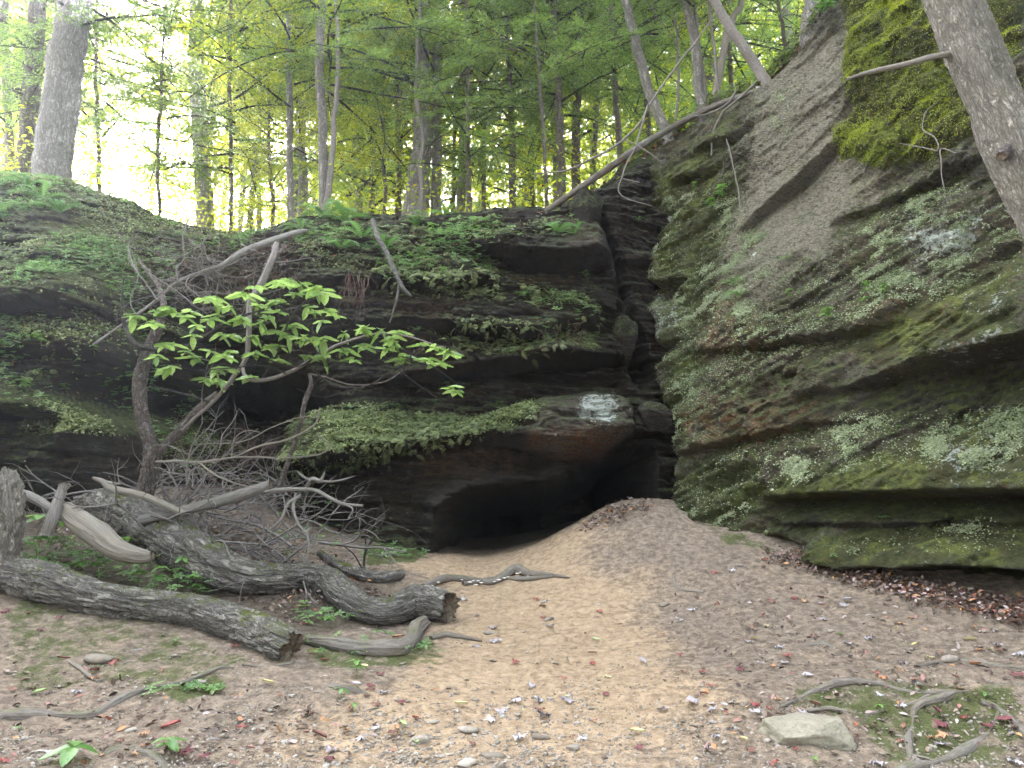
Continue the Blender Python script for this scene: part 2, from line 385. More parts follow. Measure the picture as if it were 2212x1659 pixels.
def back_depth(x, z):
    base = BACK(x, z)
    wz = z + 0.05 * x
    out = 0
    L = lambda poly, hu, hd, rec=0.6, jit=0.03, seed=0: ledge(x, z, withamp(bxz([q[:2] for q in poly]), [q[2] for q in poly]), hu, hd, rec, jit, seed)
    out = out + L([(1000, 515, 0), (1050, 528, .25), (1130, 547, .45), (1210, 552, .5), (1290, 545, .45), (1330, 545, 0)], .35, .3, .7, .015, 1)
    out = out + L([(640, 600, 0), (760, 592, .22), (900, 606, .28), (1040, 604, .2), (1110, 590, 0)], .3, .25, .8, .04, 2)
    out = out + L([(640, 715, 0), (740, 700, .28), (900, 690, .25), (1030, 712, .38), (1170, 706, .38), (1270, 690, .38), (1320, 690, .0)], .42, .14, .8, .03, 3)
    out = out + L([(700, 810, 0), (850, 815, .3), (960, 795, .38), (1060, 775, .45), (1150, 762, .5), (1260, 757, .55), (1345, 755, .3), (1370, 755, 0)], .18, .55, 1.1, .03, 4)
    out = out + L([(560, 1010, .0), (610, 1000, .45), (700, 985, .5), (800, 965, .5), (900, 952, .35), (1000, 940, .15), (1100, 930, 0)], .5, .4, .7, .04, 5)
    out = out + L([(-300, 900, .6), (0, 905, .7), (120, 912, .7), (210, 905, .65), (250, 920, .2), (280, 940, 0)], .3, .5, .9, .03, 6)
    out = out + L([(-300, 700, .3), (0, 690, .3), (120, 705, .3), (230, 690, .3), (290, 700, 0)], .3, .3, .8, .08, 7)
    out = out + L([(-300, 800, .15), (60, 800, .2), (230, 790, .2), (300, 800, 0)], .2, .2, .8, .06, 8)
    out = out + L([(300, 690, 0), (400, 700, .2), (520, 690, .3), (640, 680, 0)], .3, .4, .6, .08, 9)
    # the big boulder-like block above the cave
    top = bxz([(900, 905), (1000, 893), (1100, 858), (1180, 826), (1300, 813), (1370, 838), (1400, 890)], 9.4)
    bot = bxz([(900, 960), (1000, 950), (1100, 945), (1180, 975), (1250, 985), (1320, 965), (1400, 925)], 9.4)
    zt = np.interp(x, top[:, 0], top[:, 1]); zb = np.interp(x, bot[:, 0], bot[:, 1])
    am = np.interp(x, [top[0, 0], top[1, 0], top[2, 0], top[3, 0], top[5, 0], top[6, 0]], [0, .15, .55, 1.0, 1.0, .15])
    u = (2 * z - zt - zb) / (zt - zb)
    u = u + 0.06 * fbm(x * 2.5, z * 2.5, 0 * x, 4, 77)
    out = out + am * np.sqrt(np.clip(1 - np.abs(u) ** 3, 0, 1)) * (1 + .12 * fbm(x * 1.5, z * 5, 0 * x, 3, 78))
    # cave
    cave = bxz([(922, 1215), (930, 1150), (938, 1100), (965, 1072), (1010, 1050), (1090, 1040), (1180, 1030), (1290, 985), (1400, 950), (1440, 960), (1440, 1250), (1200, 1250), (1000, 1260)], 9.9)
    sdc = poly_sdf(x, z, cave) + .03 * fbm(x * 4, z * 4, 0 * x, 3, 80)
    out = out - 5.5 * sstep(-0.02, 0.5, sdc)
    # inner pier that divides the cave's right-hand part
    pier = bxz([(1160, 1200), (1170, 1075), (1200, 1040), (1330, 1030), (1360, 1100), (1240, 1200)], 10.3)
    out = out + 1.7 * sstep(-0.25, 0.2, poly_sdf(x, z, pier))
    # crack at the corner
    cl = bxz([(1268, 425), (1310, 415), (1400, 600), (1440, 800), (1400, 845), (1345, 790), (1325, 600), (1300, 500)], 10.0)
    out = out - .95 * sstep(-0.02, 0.26, poly_sdf(x, z, cl) + .16 * fbm(x * 3, z * 2, 0 * x, 4, 48) - .09)
    # dark alcove left of the middle
    al = bxz([(300, 700), (420, 760), (640, 790), (720, 870), (610, 900), (590, 1010), (560, 1100), (330, 1100), (290, 900)], 10.2)
    out = out - 2.0 * sstep(-0.15, 0.6, poly_sdf(x, z, al))
    # under the cave roof the rock slants in
    ur = bxz([(640, 1010), (900, 965), (1100, 950), (1400, 940), (1400, 1060), (1000, 1045), (930, 1080), (920, 1200), (620, 1180)], 10.0)
    out = out - .35 * sstep(-.1, .35, poly_sdf(x, z, ur))
    # beds and roughness
    q = wz * 3.3 + 0.5 * fbm(x * .7, z * .7, 0 * x, 3, 31)
    out = out + .085 * fbm(x * .8, q, base * .3, 4, 32) * 1.4
    out = out + .045 * fbm(x * 1.2, wz * 11 + fbm(x * .8, z, 0 * x, 2, 35), 0 * x, 3, 33, .6, True)
    out = out + .14 * fbm(x * .9, z * 1.2, 0 * x, 4, 34) + .022 * fbm(x * 9, z * 14, 0 * x, 3, 36)
    out = out + terr(x, wz + .12 * fbm(x * .5, z * .6, 0 * x, 3, 37), 4.5, .10, 41) + terr(x, wz + .06 * fbm(x * .9, z * 1.1, 0 * x, 3, 38), 12, .05, 42)
    brk = sstep(-.25, .35, fbm(x * .8, z * 1.1, 0 * x, 3, 47))
    out = out + brk * (.06 * blocks(x, wz, 2.0, 5.5, 950) + .03 * blocks(x, wz, 5, 15, 960))
    out = out + .05 * fbm(x * 3, z * 6, 0 * x, 4, 43, .6) + .03 * fbm(x * 12, z * 17, 0 * x, 2, 44)
    return base - out

bp = [(700, 470, 10.9), (900, 478, 10.8), (1100, 470, 10.6), (1280, 450, 10.5), (520, 505, 11.2), (400, 500, 11.2), (300, 470, 11.0), (230, 430, 10.9), (100, 395, 10.8), (0, 375, 10.8), (-300, 330, 10.8),
      (640, 560, 10.4), (900, 560, 10.3), (1100, 550, 10.25), (1280, 560, 10.3), (700, 640, 10.2), (900, 640, 10.15), (1280, 640, 10.4),
      (900, 740, 10.2), (1200, 740, 10.3), (800, 860, 10.2), (1000, 870, 10.5), (1200, 850, 10.7), (1340, 850, 10.7),
      (700, 1080, 10.1), (850, 1080, 10.05), (950, 1000, 10.0), (1200, 1000, 10.1), (1380, 1000, 10.4), (700, 1250, 10.0), (950, 1250, 10.1), (1400, 1250, 10.6),
      (330, 700, 10.4), (450, 760, 10.9), (480, 900, 11.3), (380, 900, 11.2), (450, 1100, 10.9), (600, 1000, 10.6),
      (450, 600, 10.8), (350, 600, 10.5), (0, 640, 9.0), (200, 640, 9.3), (0, 780, 8.9), (230, 780, 9.2), (0, 900, 8.6), (200, 900, 8.9), (0, 1050, 8.8), (230, 1050, 9.2), (0, 1250, 8.8), (240, 1250, 9.2),
      (-300, 640, 8.4), (-300, 900, 8.0), (-300, 1200, 8.2), (0, 540, 9.6), (100, 470, 10.1), (200, 540, 9.8), (280, 560, 10.3), (-300, 500, 9.4)]
bpw = [P(*q) for q in bp]
BACK = RBF([(v[0], v[2]) for v in bpw], [v[1] for v in bpw], 0.02)

rim_b = np.array([P(*q) for q in ((-400, 330, 10.9), (0, 378, 10.9), (100, 398, 10.9), (230, 432, 11.0), (300, 474, 11.1), (400, 502, 11.3), (520, 508, 11.3), (640, 478, 11.1), (760, 470, 11.0), (900, 475, 10.9), (1060, 462, 10.7), (1180, 456, 10.6), (1260, 430, 10.6))])
ridge_px = [(1295, 415), (1350, 350), (1450, 290), (1560, 215), (1650, 178), (1740, 95), (1790, 10), (1850, -90), (2000, -230), (2212, -330), (2500, -420)]
ridge = wsz(ridge_px); rid_w = np.array([wall_pt(s, z) for s, z in ridge])
RIM = np.vstack([rim_b, rid_w[1:]]); RIM = RIM[np.argsort(RIM[:, 0])]

xs = np.arange(-9.6, 3.6, 0.0225); zs = np.arange(0.5, 7.8, 0.0185)
X, Z = np.meshgrid(xs, zs, indexing='ij')
Yb = back_depth(X, Z)
rim_c = np.vstack([rim_b, [P(1310, 405, 10.8), P(1400, 335, 11.1), P(1500, 280, 11.3)]])
zr = np.interp(X, rim_c[:, 0], rim_c[:, 2]) + .06 * fbm(X * 1.5, 0 * X, 0 * X, 3, 60)
over = Z - (zr - 0.35)
Yb = Yb + np.clip(over, 0, 9) ** 2 * 1.3
V = np.stack([X, Yb, Z], -1)
def normals(V):
    du = np.gradient(V, axis=0); dv = np.gradient(V, axis=1); n = np.cross(du, dv); n /= np.linalg.norm(n, axis=-1, keepdims=True) + 1e-9
    return n
NBk = normals(V); up = NBk[..., 2]
rim_c = np.vstack([rim_b, [P(1310, 405, 10.8), P(1400, 335, 11.1), P(1500, 280, 11.3)]])
zr = np.interp(X, rim_c[:, 0], rim_c[:, 2]) + .06 * fbm(X * 1.5, 0 * X, 0 * X, 3, 60)
keep = (Z < zr + 0.28)
def polymask(u, v, poly, soft=.12, Yd=10.0): return sstep(-soft, soft, poly_sdf(u, v, bxz(poly, Yd)))
mossb = np.clip(up * 1.3, 0, 1) * .55 - .12 + .2 * sstep(-.2, .5, up)
mossb += .62 * polymask(X, Z, [(560, 900), (640, 872), (860, 868), (1010, 893), (1150, 840), (1180, 880), (1100, 915), (950, 950), (720, 1000), (560, 1010)], Yd=9.6)
mossb += .85 * polymask(X, Z, [(-60, 835), (120, 840), (235, 885), (235, 925), (120, 915), (-60, 915)], .1, 8.3)
mossb += .5 * polymask(X, Z, [(-60, 320), (110, 350), (260, 430), (420, 480), (560, 490), (500, 520), (260, 520), (-60, 420)], .25, 10.8)
mossb += .45 * polymask(X, Z, [(-60, 380), (100, 400), (260, 470), (300, 700), (150, 720), (-60, 640)], .3, 9.5)
mossb += .35 * polymask(X, Z, [(640, 480), (1100, 470), (1080, 600), (800, 640), (640, 640)], .2, 10.4)
mossb += .5 * polymask(X, Z, [(1240, 440), (1290, 480), (1300, 540), (1260, 500)], .08, 10.2)
mossb -= .4 * polymask(X, Z, [(620, 1010), (950, 960), (1400, 950), (1400, 1250), (620, 1250)], .1)
mossb += .45 * polymask(X, Z, [(780, 1100), (940, 1080), (930, 1200), (780, 1200)], .15)
lich = .66 * polymask(X, Z, [(1262, 838), (1335, 828), (1345, 870), (1318, 905), (1275, 895), (1255, 890)], .14, 9.2) + .42 * polymask(X, Z, [(1260, 830), (1390, 835), (1385, 930), (1300, 935), (1240, 880)], .06, 9.2) \
     + .7 * polymask(X, Z, [(1180, 930), (1200, 925), (1205, 945), (1185, 950)], .03, 9.4)
rust = .9 * polymask(X, Z, [(1130, 925), (1350, 925), (1330, 975), (1230, 985), (1140, 950)], .1, 9.4) + .8 * polymask(X, Z, [(1100, 580), (1240, 560), (1240, 600), (1120, 610)], .1) + .5 * polymask(X, Z, [(870, 740), (1150, 720), (1150, 760), (900, 800)], .2) + .6 * polymask(X, Z, [(860, 960), (1150, 960), (1100, 1020), (900, 1030)], .2)
rust += .5 * polymask(X, Z, [(860, 620), (1000, 625), (980, 700), (850, 680)], .2)
palb = .95 * polymask(X, Z, [(1140, 850), (1370, 830), (1395, 900), (1330, 975), (1230, 985), (1150, 950)], .12, 9.2) + .8 * polymask(X, Z, [(1215, 450), (1290, 440), (1300, 540), (1220, 540)], .15)
drk_shade = .5 + .25 * sstep(.1, -.5, up) - .8 * palb - .35 * np.clip(rust, 0, 1)  # overall dark rock tone, plus shade painted onto undersides
drk_shade = np.clip(drk_shade - .6 * polymask(X, Z, [(340, 500), (640, 490), (620, 640), (330, 660)], .3, 10.6), 0, 1)
F = grid_faces(len(xs), len(zs), keep)
F = F[:, ::-1]
brb = .4 * polymask(X, Z, [(560, 900), (640, 872), (860, 868), (1010, 893), (1150, 840), (1180, 880), (950, 950), (560, 1010)], Yd=9.6) + .4 * polymask(X, Z, [(-60, 840), (120, 845), (230, 885), (230, 925), (-60, 915)], .08, 8.3) + .25 * polymask(X, Z, [(-60, 380), (110, 400), (260, 470), (300, 700), (-60, 700)], .2, 9.5)
A_ = [a.reshape(-1) for a in (mossb, lich, rust, drk_shade, palb, brb)]
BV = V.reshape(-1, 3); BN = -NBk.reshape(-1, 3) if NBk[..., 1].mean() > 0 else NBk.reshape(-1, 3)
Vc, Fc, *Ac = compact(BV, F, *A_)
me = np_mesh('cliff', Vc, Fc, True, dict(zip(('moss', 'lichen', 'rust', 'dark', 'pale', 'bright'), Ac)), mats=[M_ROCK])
link('cliff', me, kind='structure', label='dark layered sandstone cliff with ledges above the small cave')
BKEEP = keep.reshape(-1); BUP = BN[:, 2]; BMOSS = mossb.reshape(-1)

# ---------------- right wall
xs = np.arange(-1.0, 8.6, 0.0225); zs = np.arange(0.3, 12.0, 0.0225)
S, Z = np.meshgrid(xs, zs, indexing='ij')
edge = wsz([(1268, 380), (1310, 480), (1345, 560), (1355, 640), (1375, 700), (1400, 760), (1385, 830), (1400, 880), (1430, 930), (1415, 1000), (1405, 1080), (1400, 1130)])
edge = edge[np.argsort(edge[:, 1])]
se = np.interp(Z, edge[:, 1], edge[:, 0]) - 1.2 * sstep(5.7, 6.6, Z) + .04 * fbm(Z * 3, 0 * Z, 0 * Z, 4, 90)
D = -1.5 * sstep(.42, -.35, S - se) * 1.0
def WL(poly, hu, hd, rec=.6, jit=.03, seed=0):
    q = wsz([p_[:2] for p_ in poly]); return ledge(S, Z, withamp(q, [p_[2] for p_ in poly]), hu, hd, rec, jit, seed)
D = D + WL([(1640, 1072, 0), (1690, 1068, .3), (1800, 1062, .38), (1950, 1060, .42), (2080, 1060, .45), (2212, 1058, .48), (2500, 1050, .5)], .42, .28, .9, .02, 101)
D = D + WL([(1725, 1212, 0), (1770, 1212, .3), (1850, 1225, .4), (1950, 1222, .42), (2080, 1215, .45), (2212, 1222, .5), (2500, 1220, .5)], .26, .4, .8, .02, 102)
D = D + WL([(1700, 850, 0), (1830, 838, .1), (1920, 815, .22), (2028, 783, .34), (2100, 768, .42), (2212, 742, .46), (2500, 700, .45)], .5, .6, .9, .02, 103)
D = D + WL([(1480, 760, 0), (1560, 752, .12), (1700, 740, .16), (1800, 722, .18), (1900, 705, .1), (2000, 690, 0)], .35, .25, .7, .05, 104)
D = D + WL([(1590, 500, 0), (1617, 482, .1), (1678, 421, .17), (1740, 365, .18), (1790, 317, .15), (1830, 290, 0)], .5, .18, .7, .03, 105)
D = D + WL([(1780, 490, 0), (1812, 468, .08), (1956, 414, .12), (2056, 360, .15), (2150, 330, .1), (2300, 300, 0)], .5, .25, .7, .03, 106)
D = D + WL([(1385, 600, 0), (1420, 612, .22), (1470, 603, .22), (1500, 590, 0)], .4, .2, .8, .03, 107)
D = D + WL([(1400, 985, 0), (1480, 977, .12), (1545, 955, .16), (1646, 938, .12), (1760, 915, .1), (1900, 905, 0)], .5, .2, .8, .06, 108)
D = D + WL([(1380, 745, 0), (1400, 752, .2), (1440, 740, .2), (1480, 720, 0)], .35, .15, .8, .03, 109)
D = D + WL([(1640, 1120, 0), (1700, 1125, .12), (1860, 1128, .12), (2212, 1120, .12)], .15, .12, .6, .03, 110)
D = D + WL([(1460, 340, 0), (1530, 330, .15), (1590, 300, .15), (1650, 250, 0)], .35, .15, .8, .03, 112)
D = D + WL([(1450, 395, 0), (1480, 385, .12), (1530, 372, .15), (1580, 350, 0)], .2, .15, .8, .03, 113)
hole = wsz([(1620, 1168), (1650, 1150), (1700, 1155), (1725, 1180), (1715, 1200), (1660, 1195)])
D = D - .5 * sstep(-.03, .18, poly_sdf(S, Z, hole))
for cx, cy, rr in ((2180, 555, .14), (2040, 395, .035), (1440, 640, .2)):
    s0, z0 = wall_sz(cx, cy); D = D - rr * 1.2 * np.exp(-(((S - s0) / rr) ** 2 + ((Z - z0) / (rr * .6)) ** 2) ** 1.5)
dipz = Z - 0.42 * S                         # bedding dips along the wall
D = D + .22 * fbm(S * .6, Z * .7, 0 * S, 3, 120)
D = D + (1 - .72 * sstep(-.4, .2, poly_sdf(S, Z, wsz([(1650, 180), (1820, 80), (1810, 330), (1900, 420), (1780, 520), (1600, 640), (1560, 500), (1640, 380)])))) * (terr(S, dipz + .15 * fbm(S * .5, Z * .6, 0 * S, 3, 137), 4.2, .085, 131) + terr(S, dipz + .1 * fbm(S, Z, 0 * S, 3, 138), 11, .022, 132) + sstep(-.3, .3, fbm(S * .8, Z, 0 * S, 3, 147)) * (.06 * blocks(S, dipz, 1.8, 4.5, 970) + .032 * blocks(S, dipz, 5, 13, 980)) + .04 * fbm(S * 3, dipz * 5, 0 * S, 4, 133, .6))
D = D + .11 * fbm(S * .7, dipz * 2.2 + .4 * fbm(S * .8, Z * .8, 0 * S, 2, 125), 0 * S, 4, 121)
smooth_zone = sstep(-.4, .2, poly_sdf(S, Z, wsz([(1650, 180), (1820, 80), (1810, 330), (1900, 420), (1780, 520), (1600, 640), (1560, 500), (1640, 380)])))
D = D + (.055 - .03 * smooth_zone) * fbm(S * 1.1, dipz * 9 + .8 * fbm(S, Z, 0 * S, 2, 126), 0 * S, 3, 122, .6, True)
D = D + (1 - .6 * smooth_zone) * (.045 * fbm(S * 5, Z * 6, 0 * S, 3, 123) + .028 * fbm(S * 15, Z * 18, 0 * S, 2, 124))
mossy = sstep(-.08, .12, poly_sdf(S, Z, wsz([(1830, 40), (1850, -60), (2212, -80), (2212, 60), (2170, 240), (2130, 300), (2040, 340), (1950, 352), (1880, 372), (1850, 350), (1800, 330), (1798, 280), (1835, 235), (1822, 150), (1818, 100)])) + .20 * fbm(S * 2.5, Z * 2.5, 0 * S, 4, 127) - .03)
D = D + mossy * (.07 + .06 * fbm(S * 5, Z * 5 - S * 2, 0 * S, 3, 128) + .03 * fbm(S * 22, Z * 22, 0 * S, 2, 129))
zr = np.interp(S, ridge[:, 0], ridge[:, 1]) + .07 * fbm(S * 2, 0 * S, 0 * S, 3, 130)
D = D - np.clip(Z - (zr - .3), 0, 9) ** 2 * 1.6
V = wall_pt(S, Z, D); NW = normals(V)
if (NW @ WN).mean() < 0: NW = -NW
up = NW[..., 2]
keep = (Z < zr + .35) & (S > se - .5)
wm = lambda poly, soft=.12: sstep(-soft, soft, poly_sdf(S, Z, wsz(poly)))
moss = .44 + .42 * sstep(.1, .8, up) + 1.2 * mossy
moss += .42 * wm([(1340, 420), (1560, 300), (1600, 500), (1500, 640), (1380, 640)], .4)
moss += .4 * wm([(1850, 740), (2050, 640), (2212, 560), (2212, 720), (2040, 770), (1900, 800)], .15)
moss += .42 * wm([(1640, 1050), (1850, 1000), (2212, 890), (2300, 1050), (1650, 1085)], .1)
moss += .45 * wm([(1740, 1210), (1850, 1150), (2000, 1160), (2212, 1110), (2300, 1210), (1800, 1225)], .1)
moss += .45 * wm([(1400, 1110), (1440, 1040), (1560, 980), (1650, 1000), (1640, 1060), (1580, 1130), (1700, 1160)], .15)
moss += .4 * wm([(1430, 700), (1470, 640), (1560, 560), (1500, 800), (1500, 950), (1440, 900)], .2)
moss += .3 * wm([(1780, 500), (1860, 440), (2000, 400), (2060, 380), (1900, 470), (1800, 520)], .06)
moss -= .28 * smooth_zone * (1 - mossy)
bright = np.clip(mossy + .45 + .5 * wm([(1850, 740), (2050, 640), (2212, 560), (2212, 600), (2040, 770), (1900, 800)], .15) + .42 * wm([(1640, 1050), (1850, 1000), (2212, 890), (2300, 1050), (1650, 1085)], .1) + .35 * wm([(1740, 1210), (1850, 1150), (2212, 1110), (2300, 1210), (1800, 1225)], .1) + .3 * wm([(1340, 420), (1560, 300), (1600, 500), (1400, 620)], .3), 0, 1)
lich = .35 * wm([(1370, 640), (1480, 620), (1500, 700), (1420, 740), (1390, 720)], .2) + .31
lich += .62 * wm([(1970, 470), (2060, 480), (2160, 440), (2090, 560), (2010, 560), (1960, 530)], .22)
lich += .42 * wm([(2060, 940), (2212, 940), (2212, 1050), (2120, 1055), (2040, 1000)], .2)
lich += .3 * wm([(2100, 640), (2212, 600), (2212, 700), (2130, 690)], .2) + .4 * wm([(2050, 770), (2212, 720), (2212, 742), (2060, 785)], .08)
for (cx, cy, rr) in ((1313, 412, .05), (1316, 425, .04), (1367, 422, .03), (1362, 432, .045), (1372, 452, .04), (1440, 470, .035), (1405, 392, .025), (1350, 405, .02), (1630, 550, .03)):
    s0, z0 = wall_sz(cx, cy); lich += 1.2 * np.exp(-(((S - s0) / rr) ** 2 + ((Z - z0) / rr / 1.5) ** 2) ** 2)
lich -= .3 * smooth_zone + .3 * mossy
rust = .7 * wm([(1450, 880), (1700, 860), (1800, 900), (1650, 960), (1480, 960)], .25) + .5 * wm([(1560, 620), (1700, 760), (1560, 780), (1480, 740)], .2) + .5 * wm([(1900, 640), (2212, 640), (2212, 720), (1960, 740)], .2)
pale = np.clip(1.0 * smooth_zone + .28 + .45 * wm([(1400, 560), (1600, 440), (1700, 640), (1500, 760), (1400, 740)], .3) + .35 * wm([(1400, 1000), (1440, 940), (1500, 1000), (1440, 1090)], .2), 0, 1)
drk_shade = .15 * (1 - pale) + .6 * wm([(1850, 850), (2100, 790), (2300, 740), (2300, 900), (1900, 930), (1750, 900)], .12) + .5 * wm([(1640, 1085), (2300, 1065), (2300, 1130), (1700, 1150)], .06) + .5 * wm([(1750, 1222), (2300, 1222), (2300, 1330), (1900, 1290)], .06) + .35 * sstep(0, -.5, up) + .4 * wm([(1640, 660), (1780, 640), (1800, 720), (1660, 740)], .15)  # shade painted into the recesses below the beds and on downward faces
drk_shade = np.clip(drk_shade, 0, 1)
F = grid_faces(len(xs), len(zs), keep); RV = V.reshape(-1, 3)
A_ = [a.reshape(-1) for a in (moss, lich, rust, drk_shade, pale, bright)]
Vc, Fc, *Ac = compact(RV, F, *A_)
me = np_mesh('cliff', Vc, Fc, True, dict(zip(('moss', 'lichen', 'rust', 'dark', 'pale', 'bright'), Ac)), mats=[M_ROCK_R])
link('rock_wall', me, kind='structure', label='tall mossy sandstone wall slanting up the right side')
RN = NW.reshape(-1, 3); RKEEP = keep.reshape(-1); RSS = S.reshape(-1); RZZ = Z.reshape(-1); RMOSSY = mossy.reshape(-1); RUP = up.reshape(-1)

# ---------------- forest floor above the cliffs
def rimy(x): return np.interp(x, RIM[:, 0], RIM[:, 1])
def rimz(x): return np.interp(x, RIM[:, 0], RIM[:, 2])
def H(x, y):
    x, y = np.asarray(x, float), np.asarray(y, float)
    b = np.clip(y - rimy(x), 0, None)
    far = sstep(15, 120, b)
    zz = rimz(x) * (1 - far) + 7.0 * far
    return zz + .10 * np.minimum(b, 60) + .12 * fbm(x * .5, y * .5, 0 * x, 3, 140) * sstep(0, 2, b) + .05 * fbm(x * 3, y * 3, 0 * x, 3, 141) - .05
us = nonuni(-9.5, 8, .07, -900, 900, 1.2)
bs = np.concatenate([[.10, .16, .22], np.arange(.28, 8, .07), nonuni(8, 8.2, .1, 8, 900, 1.15)[2:]])
X, B = np.meshgrid(us, bs, indexing='ij')
Y = rimy(X) + B; Z = H(X, Y) - np.clip(.28 - B, 0, 1) * 3.5 + .06 + .07 * fbm(X * 4, Y * 4, 0 * X, 4, 144)
me = np_mesh('hillside', np.stack([X, Y, Z], -1).reshape(-1, 3), grid_faces(len(us), len(bs)), True, mats=[mat_hill()])
link('hillside', me, kind='structure', label='leaf covered forest floor above the cliffs')
print('verts', len(BV), len(RV))

from mathutils.bvhtree import BVHTree
bpy.context.view_layer.update()
TREE_B = []
for o in list(SC.objects):
    if o.type == 'MESH': TREE_B.append(BVHTree.FromObject(o, bpy.context.evaluated_depsgraph_get()))
def hit(px, py):
    d = Vector(ray(px, py)).normalized(); best = None
    for b in TREE_B:
        loc, nor, idx, dist = b.ray_cast(Vector(CAM), d)
        if loc is not None and (best is None or dist < best[1]): best = (loc, dist, nor)
    return best

def wedged(px, py, Yw, r, lab, sd, sc=(1, .8, .9)):
    import bmesh
    bm = bmesh.new(); bmesh.ops.create_icosphere(bm, subdivisions=5, radius=1.0); V = np.array([v.co[:] for v in bm.verts]); F = np.array([[v.index for v in f.verts] for f in bm.faces]); bm.free()
    g = np.random.default_rng(sd)
    for _ in range(9):
        n = g.normal(0, 1, 3); n /= np.linalg.norm(n); d = g.uniform(.45, .75); h = V @ n; V = V - np.clip(h - d, 0, None)[:, None] * n
    V = V * (1 + .14 * fbm(V[:, 0] * 1.6 + sd, V[:, 1] * 1.6, V[:, 2] * 3, 5, 990, .6) + .05 * blocks(V[:, 0] - V[:, 1], V[:, 2], 2, 5, 991))[:, None] * r * 1.3 * np.array(sc)
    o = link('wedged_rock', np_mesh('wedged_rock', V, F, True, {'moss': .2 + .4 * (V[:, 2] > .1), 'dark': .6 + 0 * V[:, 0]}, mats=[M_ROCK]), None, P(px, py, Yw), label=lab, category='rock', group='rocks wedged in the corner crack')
for q in ((1300, 650, 10.35, .2, 'rounded boulder wedged high in the corner crack', 3), (1350, 745, 10.55, .26, 'tall dark block in the middle of the corner crack', 5, (.7, .8, 1.3)),
          (1412, 905, 9.75, .20, 'mossy rock jammed between lichened hump and right wall', 8), (1268, 475, 10.35, .34, 'grey mossy block beneath the sloping log', 12, (.7, .8, 1.0))): wedged(*q)
# ------------------------------------------------------------------ tubes: logs, trunks, branches, roots
def resample(pts, rad, step):
    pts = np.asarray(pts, float); rad = np.asarray(rad, float) * np.ones(len(pts)); n = len(pts)
    if n == 2: pts = np.array([pts[0], pts.mean(0), pts[1]]); rad = np.array([rad[0], rad.mean(), rad[1]]); n = 3
    p = np.vstack([2 * pts[0] - pts[1], pts, 2 * pts[-1] - pts[-2]])
    out = []; ro = []
    for i in range(1, n):
        L = np.linalg.norm(p[i + 1] - p[i]); k = max(2, int(L / step) + 1)
        t = np.linspace(0, 1, k, endpoint=(i == n - 1))[:, None]
        a, b, c, d = p[i - 1], p[i], p[i + 1], p[i + 2]
        out.append(.5 * ((2 * b) + (-a + c) * t + (2 * a - 5 * b + 4 * c - d) * t ** 2 + (-a + 3 * b - 3 * c + d) * t ** 3))
        ro.append(rad[i - 1] + (rad[i] - rad[i - 1]) * t[:, 0])
    return np.vstack(out), np.concatenate(ro)

def tube(pts, rad, seg=8, step=.05, disp=None, taper_end=False, wob=0.0, seed=0):
    c, r = resample(pts, rad, step); n = len(c)
    if wob: c = c + wob * np.stack([fbm(np.arange(n) * step * 3, seed + 0 * r, k + 0 * r, 3, 200 + k) for k in range(3)], -1)
    T = np.gradient(c, axis=0); T /= np.linalg.norm(T, axis=1, keepdims=True) + 1e-12
    u = np.cross(T[0], [0, 0, 1.0]); 
    if np.linalg.norm(u) < .1: u = np.cross(T[0], [0, 1.0, 0])
    U = np.zeros_like(c); u /= np.linalg.norm(u)
    for i in range(n):
        u = u - T[i] * (u @ T[i]); u /= np.linalg.norm(u) + 1e-12; U[i] = u
    Wv = np.cross(T, U)
    th = np.linspace(0, 2 * np.pi, seg + 1); ln = np.concatenate([[0], np.cumsum(np.linalg.norm(np.diff(c, axis=0), axis=1))])
    TH_, LN = np.meshgrid(th, ln, indexing='ij'); TH_ = TH_.T; LN = LN.T
    rr = np.repeat(r[:, None], seg + 1, 1)
    if disp is not None: rr = rr + disp(TH_, LN, rr)
    V = c[:, None] + rr[..., None] * (np.cos(TH_)[..., None] * U[:, None] + np.sin(TH_)[..., None] * Wv[:, None])
    if seg >= 60:                            # torn, uneven broken ends
        for e, sg in ((0, -1), (n - 1, 1)):
            j = fbm(np.cos(th) * 2.2, np.sin(th) * 2.2, 0 * th + seg + e, 4, 88, .7)
            for k_, f_ in ((0, 1.0), (1, .6), (2, .25)):
                V[e - sg * k_] += T[e] * sg * (j * r[e] * .9 * f_)[:, None]
    V[:, -1] = V[:, 0]
    F = grid_faces(n, seg + 1)
    uv = np.stack([TH_ / (2 * np.pi) * (2 * np.pi * r.mean()), LN], -1)
    V = V.reshape(-1, 3); uv = uv.reshape(-1, 2)
    # caps
    capV = [c[0] - T[0] * r[0] * .1, c[-1] + T[-1] * r[-1] * (.1 if not taper_end else 1.0)]
    base = len(V); V = np.vstack([V, capV]); uv = np.vstack([uv, [[0, 0], [0, 0]]])
    i = np.arange(seg); f0 = np.stack([0 * i + base, i + 1, i], -1); o = (n - 1) * (seg + 1)
    f1 = np.stack([0 * i + base + 1, o + i, o + i + 1], -1)
    return V, F[:, ::-1], np.vstack([f0, f1])[:, ::-1], uv, n

